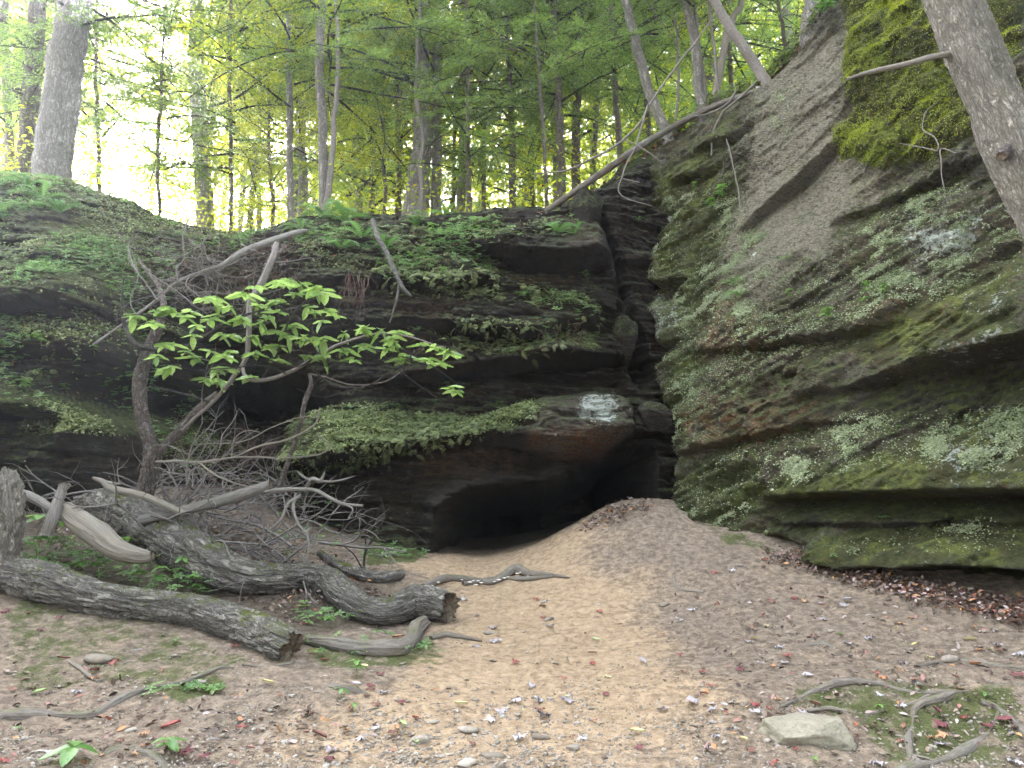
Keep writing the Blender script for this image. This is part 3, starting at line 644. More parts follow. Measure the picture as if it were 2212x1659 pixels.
class Acc:
    def __init__(s): s.V = []; s.Q = []; s.T = []; s.U = []; s.n = 0; s.M = []; s.M2 = []
    def add(s, r, m=0):
        V, Q, T, uv, _ = r
        s.V.append(V); s.Q.append(Q + s.n); s.T.append(T + s.n); s.U.append(uv); s.n += len(V); s.M.append(np.full(len(Q), m)); s.M2.append(np.full(len(T), m))
    def mesh(s, name, mats, origin=None):
        mats = list(mats) + [MB_END]; s.M2 = [m * 0 + len(mats) - 1 for m in s.M2]
        V = np.vstack(s.V)
        if origin is not None: V = V - np.asarray(origin)
        return np_mesh(name, V, [np.vstack(s.Q), np.vstack(s.T)], True, uv=np.vstack(s.U), mats=mats, midx=np.concatenate(s.M + s.M2))

def bark_disp(amp, kt, kl, seed, furrow=True):
    def f(t, l, r):
        wob = .35 * fbm(np.cos(t) * 1.5, np.sin(t) * 1.5, l * 2.5, 3, seed + 9)
        a = fbm(np.cos(t + wob) * kt, np.sin(t + wob) * kt, l * kl + wob, 3, seed, .55, furrow)
        blk = fbm(np.cos(t) * kt * .8, np.sin(t) * kt * .8, l * kl * 2.6, 2, seed + 3, .5, True)
        lump = fbm(np.cos(t) * .8, np.sin(t) * .8, l * 1.6, 3, seed + 5)
        fine = fbm(np.cos(t) * kt * 4, np.sin(t) * kt * 4, l * kl * 6, 2, seed + 7)
        return r * (amp * (-np.clip(a - .1, 0, 1) * 1.6 - .5 * np.clip(blk - .25, 0, 1) + .12 * fine) + .14 * lump + amp * .5)
    return f

def mat_bark(name, c0, c1, moss=0.0, su=7, sv=2.2, lichen=0.25, bump=.9, crack=True, cdark=(.012, .01, .008)):
    b = NB(name); u = b.uvc(); p = b.pos()
    q = b.map(u, scale=(su, sv, 1)); fine = b.noise(b.map(u, scale=(su * 4, sv * 2, 1)), 5, 6, .75); n2 = b.noise(p, 3.5, 5, .65)
    nn = b.noise(q, 2.2, 5, .62, .8); r1 = b.math('SUBTRACT', 1.0, b.math('MULTIPLY', b.math('ABSOLUTE', b.math('SUBTRACT', nn, .5)), 9.0), True)
    nb = b.noise(b.map(u, scale=(su * .6, sv * 2.6, 1), loc=(3, 7, 0)), 2.2, 4, .6, 1.0); r2 = b.math('SUBTRACT', 1.0, b.math('MULTIPLY', b.math('ABSOLUTE', b.math('SUBTRACT', nb, .5)), 16.0), True)
    cr = b.math('MAXIMUM', r1, b.math('MULTIPLY', r2, .8))
    col = b.mix(b.rng(fine, .25, .75), c0, c1)
    col = b.mix(b.rng(n2, .35, .7, 0, .6), col, b.mix(.5, c0, (.26, .24, .21)))
    if crack: col = b.mix(b.math('MULTIPLY', cr, .75), col, cdark)
    else: col = b.mix(b.math('MULTIPLY', b.rng(b.noise(b.map(u, scale=(su * 5, sv * .5, 1)), 4, 5, .8), .5, .75), .75), col, cdark)
    l = b.rng(b.noise(p, 14, 8, .75), .57, .66)
    col = b.mix(b.math('MULTIPLY', l, lichen), col, (.33, .37, .32))
    if moss:
        nz = b.n('SeparateXYZ', {0: b.n('NewGeometry').outputs['Normal']}).outputs[2]
        mm = b.math('ADD', b.math('MULTIPLY', nz, .6), b.math('MULTIPLY', b.math('SUBTRACT', b.noise(p, 3.2, 7, .75), .5), 2.4))
        col = b.mix(b.math('MULTIPLY', b.rng(mm, .46, .85), moss), col, b.mix(b.noise(p, 30, 4), (.035, .05, .008), (.14, .15, .03)))
    h = b.math('SUBTRACT', b.math('MULTIPLY', fine, .6), b.math('MULTIPLY', cr, 1.2 if crack else .2))
    return b.done(b.bsdf(col, .92, b.bump(h, bump, .03), .2))

def mat_end():
    b = NB('broken_wood'); p = b.pos(); n = b.noise(p, 30, 6, .75); n2 = b.noise(b.map(p, scale=(1, 1, .2)), 60, 4, .7)
    return b.done(b.bsdf(b.mix(b.rng(n, .3, .7), (.07, .05, .035), b.mix(n2, (.14, .10, .07), (.34, .27, .19))), .9, b.bump(n2, 1, .03), .2))
MB_END = mat_end()
MB_LOG = mat_bark('log_bark', (.14, .12, .10), (.38, .34, .295), 1.0, 5, 1.6, .4, .9, True, (.028, .022, .018))
MB_GREY = mat_bark('dead_wood', (.07, .06, .052), (.25, .22, .195), .3, 6, .8, .15, .7, False)
MB_PALE = mat_bark('bare_wood', (.13, .105, .08), (.36, .31, .25), .15, 22, .5, .1, .8, False)
MB_TRUNK = mat_bark('trunk_bark', (.14, .125, .11), (.34, .31, .27), .15, 9, 2.4, .4, .9, True, (.04, .033, .028))
MB_DARK = mat_bark('dark_bark', (.035, .028, .024), (.12, .095, .08), .1, 10, 3, .2)
MB_SCALY = mat_bark('scaly_bark', (.14, .10, .085), (.36, .29, .25), .2, 9, 6, .8)
MB_LEAN = mat_bark('ridged_bark', (.25, .215, .17), (.52, .465, .385), .0, 12, 2.6, .3, 1.0, True, (.10, .08, .06))
MB_BRUSH = mat_bark('brush_bark', (.07, .058, .054), (.27, .235, .215), 0, 8, 2, .2, .5, False)
MB_DLOG = mat_bark('weathered_log', (.045, .036, .028), (.16, .13, .105), .6, 6, .8, .2, .8, False)
MB_TWIG = mat_bark('twig_bark', (.07, .055, .048), (.24, .205, .18), 0, 8, 2, .2, .5, False)
MB_ROOT = mat_bark('root_bark', (.07, .056, .045), (.23, .19, .155), .5, 8, 1.2, .2, .6, False)
MB_SPLIT = mat_bark('hanging_root_bark', (.05, .028, .022), (.14, .075, .06), 0, 8, 2, 0, .5, False)

def m_per_px(Y, py=829): return TH / 1106 * Y / (cp - (829.5 - py) / 829.5 * TV * sp)
def on_ground_h(px, py, h): return on_ground(px, py, h)
def log_path(px, hfac=.75):
    """px rows (px, py, radius in picture points): centre line of something lying on the ground"""
    out = []; rr = []
    for x, y, rp in px:
        r = rp * .0042
        for _ in range(3):
            v = on_ground_h(x, y, r * hfac); r = rp * m_per_px(v[1], y)
        out.append(v); rr.append(r)
    return np.array(out), np.array(rr)
RS = [1.0]
def path_at(px):                            # rows (px, py, Y, radius px)
    return np.array([P(x, y, Y) for x, y, Y, r in px]), np.array([r * RS[0] * m_per_px(Y, y) for x, y, Y, r in px])

def one(name, label, cat, r, mat, group=None, origin=None):
    a = Acc()
    for q in (r if isinstance(r, list) else [r]): a.add(q)
    org = a.V[0][0] if origin is None else origin
    o = thing(name, label, cat, org, group); o_me = a.mesh(name, [mat], org)
    bpy.data.objects.remove(o); o = link(name, o_me, None, org, label=label, category=cat, group=group)
    return o
def child(name, parent, accr, mat, label=None):
    a = Acc()
    for q in (accr if isinstance(accr, list) else [accr]): a.add(q)
    return link(name, a.mesh(name, [mat], parent.location), parent, None, label=label)

# --- the big near log
pts, rr = log_path([(-150, 1215, 40), (-60, 1222, 40), (0, 1237, 38), (108, 1262, 42), (200, 1290, 36), (300, 1306, 33), (430, 1322, 33), (540, 1358, 38), (600, 1384, 38), (628, 1396, 37)], .8)
BIGLOG = (pts, rr)
lg = one('fallen_log', 'thick grey barked log with moss on top, lowest and nearest of the logs', 'log', tube(pts, rr, 130, .012, bark_disp(.16, 3.4, 3.2, 301)), MB_LOG)
# --- the wavy log behind it
pts, rr = log_path([(170, 1098, 26), (215, 1092, 36), (280, 1112, 44), (345, 1150, 46), (420, 1200, 46), (500, 1238, 40), (580, 1250, 32), (655, 1246, 28), (710, 1256, 28), (745, 1288, 29), (785, 1314, 27), (840, 1320, 26), (890, 1302, 34), (930, 1304, 35), (972, 1312, 31)], 1.0)
WAVY = (pts, rr)
one('fallen_log', 'long wavy mossy log winding from the brush pile to its sawn end by the path', 'log', tube(pts, rr, 110, .014, bark_disp(.16, 3.2, 3.2, 311)), MB_LOG)
pts, rr = path_at([(140, 1100, 7.3, 18), (165, 1122, 7.25, 24), (212, 1156, 7.15, 25), (255, 1188, 7.1, 20), (312, 1203, 7.1, 15), (330, 1200, 7.1, 9)])
one('split_log', 'pale barkless split log lying between the two big logs', 'log', tube(pts, rr, 40, .02, bark_disp(.14, 4, .6, 321)), MB_PALE)
pts, rr = path_at([(8, 1022, 7.1, 20), (14, 1060, 7.05, 30), (18, 1120, 7.0, 30), (14, 1190, 7.0, 27), (10, 1250, 7.0, 27)])
one('broken_stump', 'upright stump with thick knobbly pale bark, at the left edge', 'stump', tube(pts, rr, 70, .016, bark_disp(.3, 3, 7, 331)), MB_LEAN)
pts, rr = path_at([(136, 1044, 7.2, 7), (133, 1062, 7.2, 10), (122, 1092, 7.15, 12), (112, 1125, 7.1, 13), (100, 1155, 7.1, 11)])
pt2, r2 = path_at([(131, 1064, 7.2, 7), (141, 1055, 7.2, 6), (150, 1046, 7.2, 5)])
one('branch_stub', 'short forked grey stub leaning up from the split log', 'branch', [tube(pts, rr, 20, .02, bark_disp(.08, 3, 4, 341)), tube(pt2, r2, 12, .02)], MB_GREY)
pts, rr = path_at([(-40, 1050, 7.7, 9), (40, 1065, 7.6, 9), (80, 1080, 7.55, 10), (120, 1105, 7.4, 9), (200, 1140, 7.5, 7)])
one('dead_branch', 'dark grey branch lying from the knobbly stump towards the split log', 'branch', tube(pts, rr, 16, .03, bark_disp(.08, 3, 4, 343)), MB_GREY, 'bare branches lying on the brush pile')
pts, rr = path_at([(200, 1032, 7.9, 3), (222, 1040, 7.9, 6), (240, 1055, 7.9, 9), (300, 1068, 7.85, 8), (350, 1088, 7.8, 8), (400, 1112, 7.8, 7)])
one('dead_branch', 'pale bleached branch with a forked tip pointing left above the mossy log', 'branch', [tube(pts, rr, 16, .03, bark_disp(.1, 3, 4, 345)), tube(*path_at([(222, 1040, 7.9, 4), (250, 1045, 7.9, 3), (268, 1044, 7.9, 1)]), 8, .03)], MB_PALE, 'bare branches lying on the brush pile')
pts, rr = path_at([(300, 1125, 7.8, 10), (380, 1107, 7.9, 11), (440, 1092, 8.0, 12), (510, 1073, 8.1, 13), (585, 1048, 8.1, 11)])
one('dead_branch', 'thick bare grey branch resting across the brush with its broken end upward', 'branch', tube(pts, rr, 24, .02, bark_disp(.1, 3, 3, 347)), MB_GREY, 'bare branches lying on the brush pile')
RS[0] = .72
A = [tube(*path_at([(560, 1062, 8.1, 7), (640, 1058, 8.0, 7), (680, 1060, 7.9, 6), (715, 1078, 7.8, 6), (745, 1090, 7.75, 5), (784, 1093, 7.7, 4)]), 12, .03, wob=.01),
     tube(*path_at([(745, 1090, 7.75, 3), (762, 1100, 7.7, 2.5), (752, 1120, 7.7, 2)]), 8, .03, wob=.01), tube(*path_at([(660, 1058, 8, 6), (672, 1036, 7.95, 7), (690, 1040, 7.9, 6), (700, 1020, 7.9, 2)]), 10, .02, wob=.02),
     tube(*path_at([(640, 1066, 8, 5), (632, 1100, 7.9, 5), (640, 1130, 7.8, 4), (662, 1160, 7.7, 3), (663, 1220, 7.6, 2)]), 8, .03, wob=.02), tube(*path_at([(690, 1040, 7.9, 4), (730, 1040, 7.9, 3), (765, 1030, 7.9, 1)]), 8, .03, wob=.02),
     tube(*path_at([(650, 1070, 8, 6), (620, 1090, 7.9, 5), (600, 1130, 7.8, 4), (575, 1150, 7.8, 3)]), 8, .03, wob=.03), tube(*path_at([(672, 1040, 7.9, 5), (655, 1030, 7.9, 4), (640, 1018, 7.9, 2)]), 8, .02, wob=.02)]
one('gnarled_branch', 'gnarled pale branch reaching right from the brush pile in front of the dark rock', 'branch', A, MB_GREY, 'bare branches lying on the brush pile')
A = [tube(*path_at([(336, 997, 8.0, 3), (380, 997, 8.0, 4), (430, 999, 8.0, 4), (500, 990, 7.95, 3), (560, 988, 7.9, 3), (610, 992, 7.9, 2)]), 8, .03, wob=.01),
     tube(*path_at([(430, 999, 8.0, 3), (470, 1030, 7.9, 3), (520, 1048, 7.9, 2), (560, 1055, 7.8, 1.5)]), 8, .03, wob=.01), tube(*path_at([(500, 990, 7.95, 2.5), (560, 965, 7.9, 3), (620, 950, 7.9, 3), (680, 920, 7.9, 3), (690, 880, 7.9, 2)]), 8, .03, wob=.02),
     tube(*path_at([(600, 990, 7.9, 2), (680, 985, 7.9, 2), (710, 965, 7.9, 2), (680, 940, 7.9, 1.5)]), 8, .03, wob=.02), tube(*path_at([(500, 990, 8, 1.5), (505, 950, 8, 1.5), (530, 932, 8, 1.2), (560, 935, 8, 1)]), 6, .03, wob=.02),
     tube(*path_at([(420, 960, 8.2, 1), (520, 955, 8, 1.5), (640, 905, 8, 1.5), (700, 905, 8, 1)]), 6, .03, wob=.03)]
one('dead_branch', 'thin forking bare branch held up level beside the scaly trunk', 'branch', A, MB_PALE, 'bare branches lying on the brush pile')
RS[0] = 1.0
pts, rr = log_path([(690, 1195, 8), (740, 1225, 11), (800, 1245, 13), (850, 1245, 12), (868, 1238, 9)], .8)
one('short_log', 'short dark log lying between the wavy log and the mossy cliff foot', 'log', tube(pts, rr, 30, .02, bark_disp(.12, 3, 4, 351)), MB_LOG)
pts, rr = log_path([(655, 1382, 8), (700, 1388, 14), (760, 1398, 17), (820, 1402, 18), (870, 1398, 18), (893, 1380, 17), (900, 1358, 17), (915, 1345, 14)], .6)
one('root_stump', 'curved mossy root with an upturned knob in front of the wavy log', 'root', tube(pts, rr, 40, .02, bark_disp(.2, 2.5, 2.5, 353)), MB_ROOT)
pts, rr = log_path([(930, 1380, 6), (960, 1372, 7), (1000, 1378, 5), (1040, 1385, 2)], .4)
one('surface_root', 'thin mossy root running right from the upturned knob', 'root', tube(pts, rr, 16, .02, wob=.01), MB_ROOT)
pts, rr = log_path([(915, 1268, 8), (960, 1250, 9), (1020, 1252, 6), (1060, 1258, 6), (1085, 1246, 9), (1115, 1230, 11), (1145, 1240, 8), (1190, 1242, 4), (1230, 1248, 2)], .8)
MUSHROOT = (pts, rr)
mr = one('surface_root', 'humped grey root crossing the path below the cave with mushrooms along it', 'root', [tube(pts, rr, 30, .015, bark_disp(.06, 3, 2, 355)), tube(*log_path([(1000, 1262, 5), (1080, 1250, 5), (1130, 1252, 6), (1200, 1245, 3)], .4), 14, .02, wob=.01)], MB_ROOT)
# --- roots worn bare by feet
for i, (lab, rows) in enumerate((
    ('long root curving along the ground towards the near left corner', [(-40, 1548, 12), (40, 1552, 15), (120, 1550, 14), (200, 1545, 12), (260, 1518, 10), (330, 1490, 8), (400, 1476, 6), (470, 1445, 5), (510, 1440, 3)]),
    ('grey humped root rising out of the soil below the near left leaves', [(215, 1640, 6), (250, 1620, 12), (300, 1618, 14), (345, 1640, 12), (365, 1665, 8)]),
    ('thin root under the sawn end of the nearest log', [(520, 1440, 2), (570, 1442, 5), (640, 1434, 6), (700, 1432, 3)]),
    ('dark knotted root pair beside the path below the curved mossy root', [(690, 1500, 4), (710, 1482, 9), (740, 1490, 8), (790, 1500, 7), (830, 1518, 5), (850, 1535, 2)]),
    ('long pale root arching over the mossy hump on the right', [(1680, 1530, 4), (1740, 1502, 7), (1800, 1482, 9), (1870, 1478, 9), (1940, 1490, 7), (2020, 1494, 8), (2090, 1490, 7), (2150, 1482, 7), (2230, 1478, 8)]),
    ('root running down from the arching root between mossy hollows', [(2090, 1490, 7), (2040, 1512, 9), (1985, 1535, 9), (1975, 1570, 8), (1970, 1600, 9), (1965, 1640, 5)]),
    ('short root rising towards the rock from the mossy hollow', [(1870, 1548, 4), (1910, 1538, 7), (1970, 1522, 9), (2010, 1505, 8)]),
    ('thick ridged root sloping up in the near right corner', [(1910, 1700, 18), (1960, 1668, 16), (2020, 1648, 15), (2080, 1620, 14), (2120, 1595, 11), (2150, 1560, 7), (2160, 1530, 5)]),
    ('thick root at the right edge above the corner leaves', [(2120, 1520, 6), (2160, 1535, 12), (2200, 1570, 15), (2240, 1610, 18)]),
    ('thin root arching over moss near the right edge', [(1980, 1440, 3), (2030, 1432, 6), (2080, 1428, 7), (2140, 1438, 6), (2230, 1450, 6)]),
    ('twisted root patch lying in the dirt right of the path', [(1690, 1402, 2), (1740, 1392, 6), (1780, 1390, 7), (1800, 1400, 5), (1795, 1412, 2)]))):
    pts, rr = log_path(rows, -.25)
    rr = rr * (.85 + .35 * np.array([math.sin(q * 2.1 + i) for q in range(len(rr))])); one('surface_root', lab, 'root', tube(pts, rr, 26, .015, bark_disp(.14, 2.2, 2.5, 400 + 9 * i), wob=.025, seed=i), MB_ROOT, 'roots worn bare in the dirt')

RS[0] = .74
# --- the little scaly tree growing from the pile, with its large leaved boughs
base = P(300, 1095, 8.3)
t1 = thing('leafy_tree', 'small crooked tree with scaly trunk and big bright green leaves by the dark alcove', 'tree', base)
sc = [tube(*path_at([(296, 1100, 8.3, 23), (316, 1030, 8.3, 19), (325, 968, 8.3, 20), (306, 890, 8.3, 19), (303, 820, 8.3, 20), (320, 760, 8.3, 18), (345, 700, 8.3, 14)]), 60, .014, bark_disp(.17, 3, 14, 421)),
      tube(*path_at([(345, 700, 8.3, 13), (352, 660, 8.3, 9), (340, 620, 8.4, 6), (300, 560, 8.6, 4)]), 20, .03, wob=.02)]
child('trunk', t1, sc, MB_SCALY)
child('stem', t1, [tube(*path_at([(320, 1075, 8.35, 15), (333, 1020, 8.35, 15), (345, 975, 8.35, 14), (385, 935, 8.3, 14), (430, 885, 8.3, 13), (470, 850, 8.4, 9)]), 28, .02, bark_disp(.06, 3, 4, 431))], MB_SCALY)
BR = [  # boughs: rows (px, py, Y, r)
    [(396, 928, 8.0, 4), (418, 905, 8.0, 5), (455, 872, 7.95, 6), (500, 820, 7.9, 7), (530, 780, 7.85, 7), (538, 710, 7.8, 8), (540, 660, 7.8, 9), (565, 610, 7.8, 11), (588, 560, 7.8, 10), (597, 522, 7.9, 8)],
    [(526, 785, 7.85, 5), (532, 812, 7.8, 6), (560, 824, 7.75, 6), (620, 805, 7.7, 6), (690, 765, 7.6, 5), (760, 735, 7.5, 4), (850, 722, 7.4, 3), (960, 752, 7.3, 2)],
    [(325, 828, 8.0, 2), (350, 840, 8.0, 3), (400, 852, 8.0, 3.5), (455, 872, 7.95, 4)],
    [(278, 735, 8.1, 9), (310, 752, 8.1, 9), (370, 757, 8.0, 6), (430, 735, 7.8, 5), (480, 700, 7.6, 4), (560, 672, 7.4, 3), (640, 650, 7.3, 2)],
    [(280, 735, 8.1, 8), (270, 700, 8.2, 6), (262, 660, 8.2, 3), (268, 600, 8.3, 2)],
    [(430, 735, 7.8, 4), (380, 700, 7.7, 3), (330, 685, 7.6, 2), (270, 680, 7.6, 1.5)],
    [(560, 824, 7.75, 3), (600, 760, 7.6, 4), (620, 700, 7.5, 3), (655, 660, 7.4, 3), (700, 640, 7.4, 1.5)],
    [(690, 765, 7.6, 3), (680, 720, 7.5, 4), (650, 690, 7.4, 3), (600, 660, 7.3, 2)],
    [(690, 765, 7.6, 3), (640, 790, 7.4, 3), (560, 775, 7.2, 2), (470, 770, 7.1, 1.5)],
    [(620, 805, 7.7, 3), (560, 790, 7.3, 2.5), (430, 800, 7.2, 1.5), (370, 790, 7.2, 1)],
    [(670, 795, 7.7, 3), (720, 830, 7.6, 3), (790, 835, 7.5, 2.5), (860, 800, 7.4, 3), (920, 785, 7.4, 2), (990, 830, 7.4, 1.5)],
    [(860, 800, 7.4, 2), (900, 760, 7.3, 2), (960, 745, 7.2, 1.5), (1000, 765, 7.2, 1)],
    [(790, 835, 7.5, 2), (700, 860, 7.4, 1.5), (640, 840, 7.4, 1)], [(860, 800, 7.4, 2), (930, 850, 7.4, 1.5), (960, 870, 7.4, 1)]]
for k, rows in enumerate(BR):
    child('bough', t1, [tube(*path_at(rows), 12 if k < 2 else 7, .035, wob=.02, seed=k * 7)], MB_TWIG if k < 2 else MB_DARK)

def leaf_mesh(name, L=1.0, wd=.24, n=6, fold=.12, curl=.25, wavy=.03, seed=0, mats=(), sawt=0.0):
    t = np.linspace(0, 1, n + 1); wv = wd * np.sin(np.pi * t ** .8) ** .75; wv[0] = .012; wv[-1] = .0
    V = []; 
    for i, (a, b) in enumerate(zip(t, wv)):
        zc = L * (-curl * a * a + .04 * np.sin(a * 5 + seed))
        e = wavy * math.sin(i * 2.4 + seed) ; s = 1 + sawt * (i % 2)
        V += [(a * L, b * s, zc + fold * b + e), (a * L, b * .5, zc + fold * b * .3), (a * L, 0, zc - .01), (a * L, -b * .5, zc + fold * b * .3), (a * L, -b * s, zc + fold * b - e)]
    V = np.array(V); return np_mesh(name, V, grid_faces(n + 1, 5), True, mats=mats)

def mat_leaf(name, c0, c1, trans=.45, rough=.45, rnd='obj', tint=None):
    b = NB(name)
    r = b.n('ObjectInfo').outputs['Random'] if rnd == 'obj' else b.attr('rnd')
    col = b.mix(r, c0, c1)
    if tint:
        for (th, tc) in tint: col = b.mix(b.rng(r, th, th + .02), col, tc)
    col = b.mix(b.rng(b.noise(b.pos(), 60, 3), .4, .7, 0, .35), col, b.mix(.5, c0, (.02, .02, .0)))
    d = b.bsdf(col, rough, None, .4)
    tr = b.n('BsdfTranslucent', {'Color': b.mix(.0, col, col)}).outputs[0]
    sat = b.n('HueSaturation', {'Color': col, 'Saturation': 1.15, 'Value': 1.9, 'Hue': .485}).outputs[0]
    tr = b.n('BsdfTranslucent', {'Color': sat}).outputs[0]
    return b.done(b.n('MixShader', {0: trans, 1: d, 2: tr}).outputs[0])
ML_BIG = mat_leaf('large_leaf', (.08, .14, .04), (.23, .33, .12), .4, .3)
ML_PLANT = mat_leaf('plant_leaf', (.07, .14, .045), (.19, .30, .11), .35, .4, 'attr')
ML_PLANT_O = mat_leaf('seedling_leaf', (.07, .15, .035), (.16, .28, .08), .3, .4)
ML_FERN = mat_leaf('fern_leaf', (.055, .12, .035), (.12, .22, .07), .35, .5)
BIGLEAF = [leaf_mesh('leaf', .20, .046, 8, .3, .12, .003, 1, [ML_BIG], .0), leaf_mesh('leaf', .17, .042, 8, .25, .25, .004, 2, [ML_BIG], .05), leaf_mesh('leaf', .145, .040, 8, .35, .18, .003, 3, [ML_BIG], .0)]
def place_leaf(mesh, parent, pos, yaw, droop, roll, s=1.0, name='leaf'):
    o = bpy.data.objects.new(name, mesh); SC.collection.objects.link(o); o.parent = parent
    M = Matrix.Rotation(yaw, 4, 'Z') @ Matrix.Rotation(droop, 4, 'Y') @ Matrix.Rotation(roll, 4, 'X')
    o.matrix_local = Matrix.Translation(Vector(pos) - parent.location) @ M @ Matrix.Scale(s, 4)
    return o
whorls = []
rw = random.Random(5)
for (x, y) in ((285, 678), (330, 672), (375, 668), (330, 695), (400, 690), (440, 655), (470, 640), (500, 660), (520, 640), (545, 625), (590, 612), (620, 604), (655, 612), (690, 622), (700, 640), (640, 640), (600, 650), (560, 655), (470, 680), (430, 700),
               (520, 690), (560, 700), (610, 680), (660, 665), (700, 665), (730, 680), (640, 705), (690, 700), (600, 720), (540, 730), (480, 725), (420, 730), (370, 740), (345, 765), (400, 765), (450, 760), (500, 755), (550, 760), (600, 745), (650, 735), (700, 730), (745, 715),
               (780, 712), (820, 715), (860, 722), (900, 740), (940, 752), (975, 760), (880, 765), (830, 755), (790, 750), (740, 755), (700, 770), (660, 775), (490, 795), (540, 815), (370, 790), (760, 780), (470, 820), (590, 780), (930, 775), (850, 740), (980, 850)):
    whorls.append((x + rw.uniform(-8, 8), y + rw.uniform(-6, 6), 7.45 + (x - 600) * -.0006 + rw.uniform(-.45, .45)))
whorls += [(x + rw.uniform(-28, 28), y + rw.uniform(-14, 14), Y_ + rw.uniform(-.3, .3)) for (x, y, Y_) in list(whorls)[::2]]
for (x, y, Yw) in whorls:
    c = P(x, y, Yw); k = rw.choice((4, 5, 5, 6)); a0 = rw.uniform(0, 6.28)
    tiltx = rw.uniform(-.25, .2)
    for j in range(k):
        yaw = a0 + j * 6.283 / k + rw.uniform(-.3, .3)
        place_leaf(rw.choice(BIGLEAF), t1, c + np.array([0, 0, rw.uniform(-.01, .02)]), yaw, rw.uniform(-.14, .22) + (.85 if rw.random() < .10 else 0), rw.uniform(-.3, .3), rw.uniform(.5, 1.08))
# leaning scaly trunk and other standing dead stems
pts = path_at([(600, 1065, 8.7, 8), (618, 1010, 8.7, 7), (635, 960, 8.7, 6), (650, 910, 8.6, 6), (658, 870, 8.6, 7), (672, 830, 8.6, 6), (668, 806, 8.6, 4)])
one('standing_snag', 'dark knobbly dead stem standing in front of the cave block under the leafy boughs', 'branch', [tube(*pts, 24, .014, bark_disp(.25, 3, 9, 441)), tube(*path_at([(668, 808, 8.6, 3), (700, 815, 8.5, 3), (760, 832, 8.4, 2.5), (830, 826, 8.4, 2), (870, 800, 8.4, 1.5)]), 8, .03, wob=.01)], MB_SCALY)
RS[0] = .56
pts = path_at([(200, 745, 8.9, 4), (330, 655, 9.3, 6), (380, 612, 9.4, 7), (430, 590, 9.5, 8), (478, 574, 9.5, 10), (520, 548, 9.6, 15), (570, 527, 9.7, 14), (610, 512, 9.9, 12), (650, 500, 10.4, 10), (675, 500, 10.9, 8)])
A = [tube(*pts, 24, .02, bark_disp(.06, 3, 3, 451))]
for k, rows in enumerate(([(385, 610, 9.4, 4), (380, 580, 9.4, 4), (395, 560, 9.4, 3.5), (392, 510, 9.4, 3), (410, 470, 9.4, 2)], [(392, 555, 9.4, 3), (430, 535, 9.3, 3), (460, 500, 9.3, 2)], [(430, 590, 9.5, 4), (428, 560, 9.4, 3), (440, 530, 9.3, 2), (420, 500, 9.3, 1.5)],
                          [(480, 574, 9.5, 3), (450, 560, 9.4, 2), (440, 520, 9.4, 2), (470, 512, 9.4, 1.5), (475, 545, 9.3, 1)], [(520, 560, 9.6, 3), (500, 575, 9.4, 2), (470, 590, 9.4, 1.5), (520, 600, 9.3, 1.5), (560, 585, 9.3, 1)], [(340, 650, 9.3, 4), (320, 620, 9.3, 3), (290, 580, 9.3, 3), (275, 530, 9.4, 3), (300, 500, 9.4, 2)],
                          [(410, 600, 9.4, 3), (400, 620, 9.2, 2), (430, 640, 9.1, 1.5)], [(300, 690, 9, 3), (285, 650, 9, 2), (300, 600, 9, 2), (280, 545, 9, 1.5)])):
    A.append(tube(*path_at(rows), 7, .04, wob=.03, seed=k * 3))
one('fallen_bough', 'long grey bough with bare side twigs lying on the leafy bank above the green leaves', 'branch', A, MB_GREY)
pts = path_at([(805, 475, 10.0, 9), (815, 510, 9.8, 10), (835, 545, 9.7, 9), (850, 580, 9.6, 9), (870, 620, 9.5, 7), (889, 640, 9.5, 4)])
one('hanging_branch', 'mottled grey branch hanging over the cliff edge with a forked lower end', 'branch', [tube(*pts, 18, .02, bark_disp(.08, 3, 5, 461)), tube(*path_at([(862, 612, 9.55, 5), (858, 640, 9.5, 5), (848, 675, 9.5, 4), (841, 697, 9.5, 2)]), 12, .02, wob=.01)], MB_TRUNK)

# --- the brush pile
a = Acc(); rb = np.random.default_rng(77)
def branchlet(acc, p, d, L, r, depth, rng, m=0, grav=-.25, step=.06, kids=3, seg=5):
    n = 4; pts = [p]; dd = d / np.linalg.norm(d)
    for _ in range(n):
        dd = dd + rng.normal(0, .22, 3) + np.array([0, 0, grav * .12]); dd /= np.linalg.norm(dd); pts.append(pts[-1] + dd * L / n)
    acc.add(tube(np.array(pts), np.linspace(r, r * .45, n + 1), seg if depth < 2 else 4, step), m)
    if depth > 0:
        for _ in range(kids):
            i = rng.integers(1, n + 1); nd = dd + rng.normal(0, .75, 3); branchlet(acc, pts[i], nd, L * rng.uniform(.4, .7), r * .55, depth - 1, rng, m, grav, step, kids, seg)
for i in range(95):
    px, py = rb.uniform(230, 690), rb.uniform(1075, 1265)
    if py > 1110 + (px - 200) * .28 + 40 : py = 1110 + (px - 200) * .28 + rb.uniform(0, 40)
    v = on_ground(px, py); v = v + np.array([0, 0, rb.uniform(.02, .3)])
    d = np.array([rb.normal(0, 1), rb.normal(0, .5), rb.normal(.12, .25)])
    branchlet(a, v, d, rb.uniform(.4, 1.3), rb.uniform(.007, .019), 2, rb, 0, -.2, .11, 3)
link('brushwood', a.mesh('brushwood', [MB_BRUSH]), kind='stuff', label='tangle of bare grey twigs heaped between the logs and the cliff')
a = Acc()
for i in range(46):                          # bare twigs on the bank behind the boughs
    v = P(rb.uniform(270, 640), rb.uniform(500, 690), rb.uniform(9.2, 10.1))
    branchlet(a, v, np.array([rb.normal(0, 1), rb.normal(0, .4), rb.normal(.1, .5)]), rb.uniform(.4, 1.0), rb.uniform(.004, .009), 2, rb, 0, -.1, .12, 3, 4)
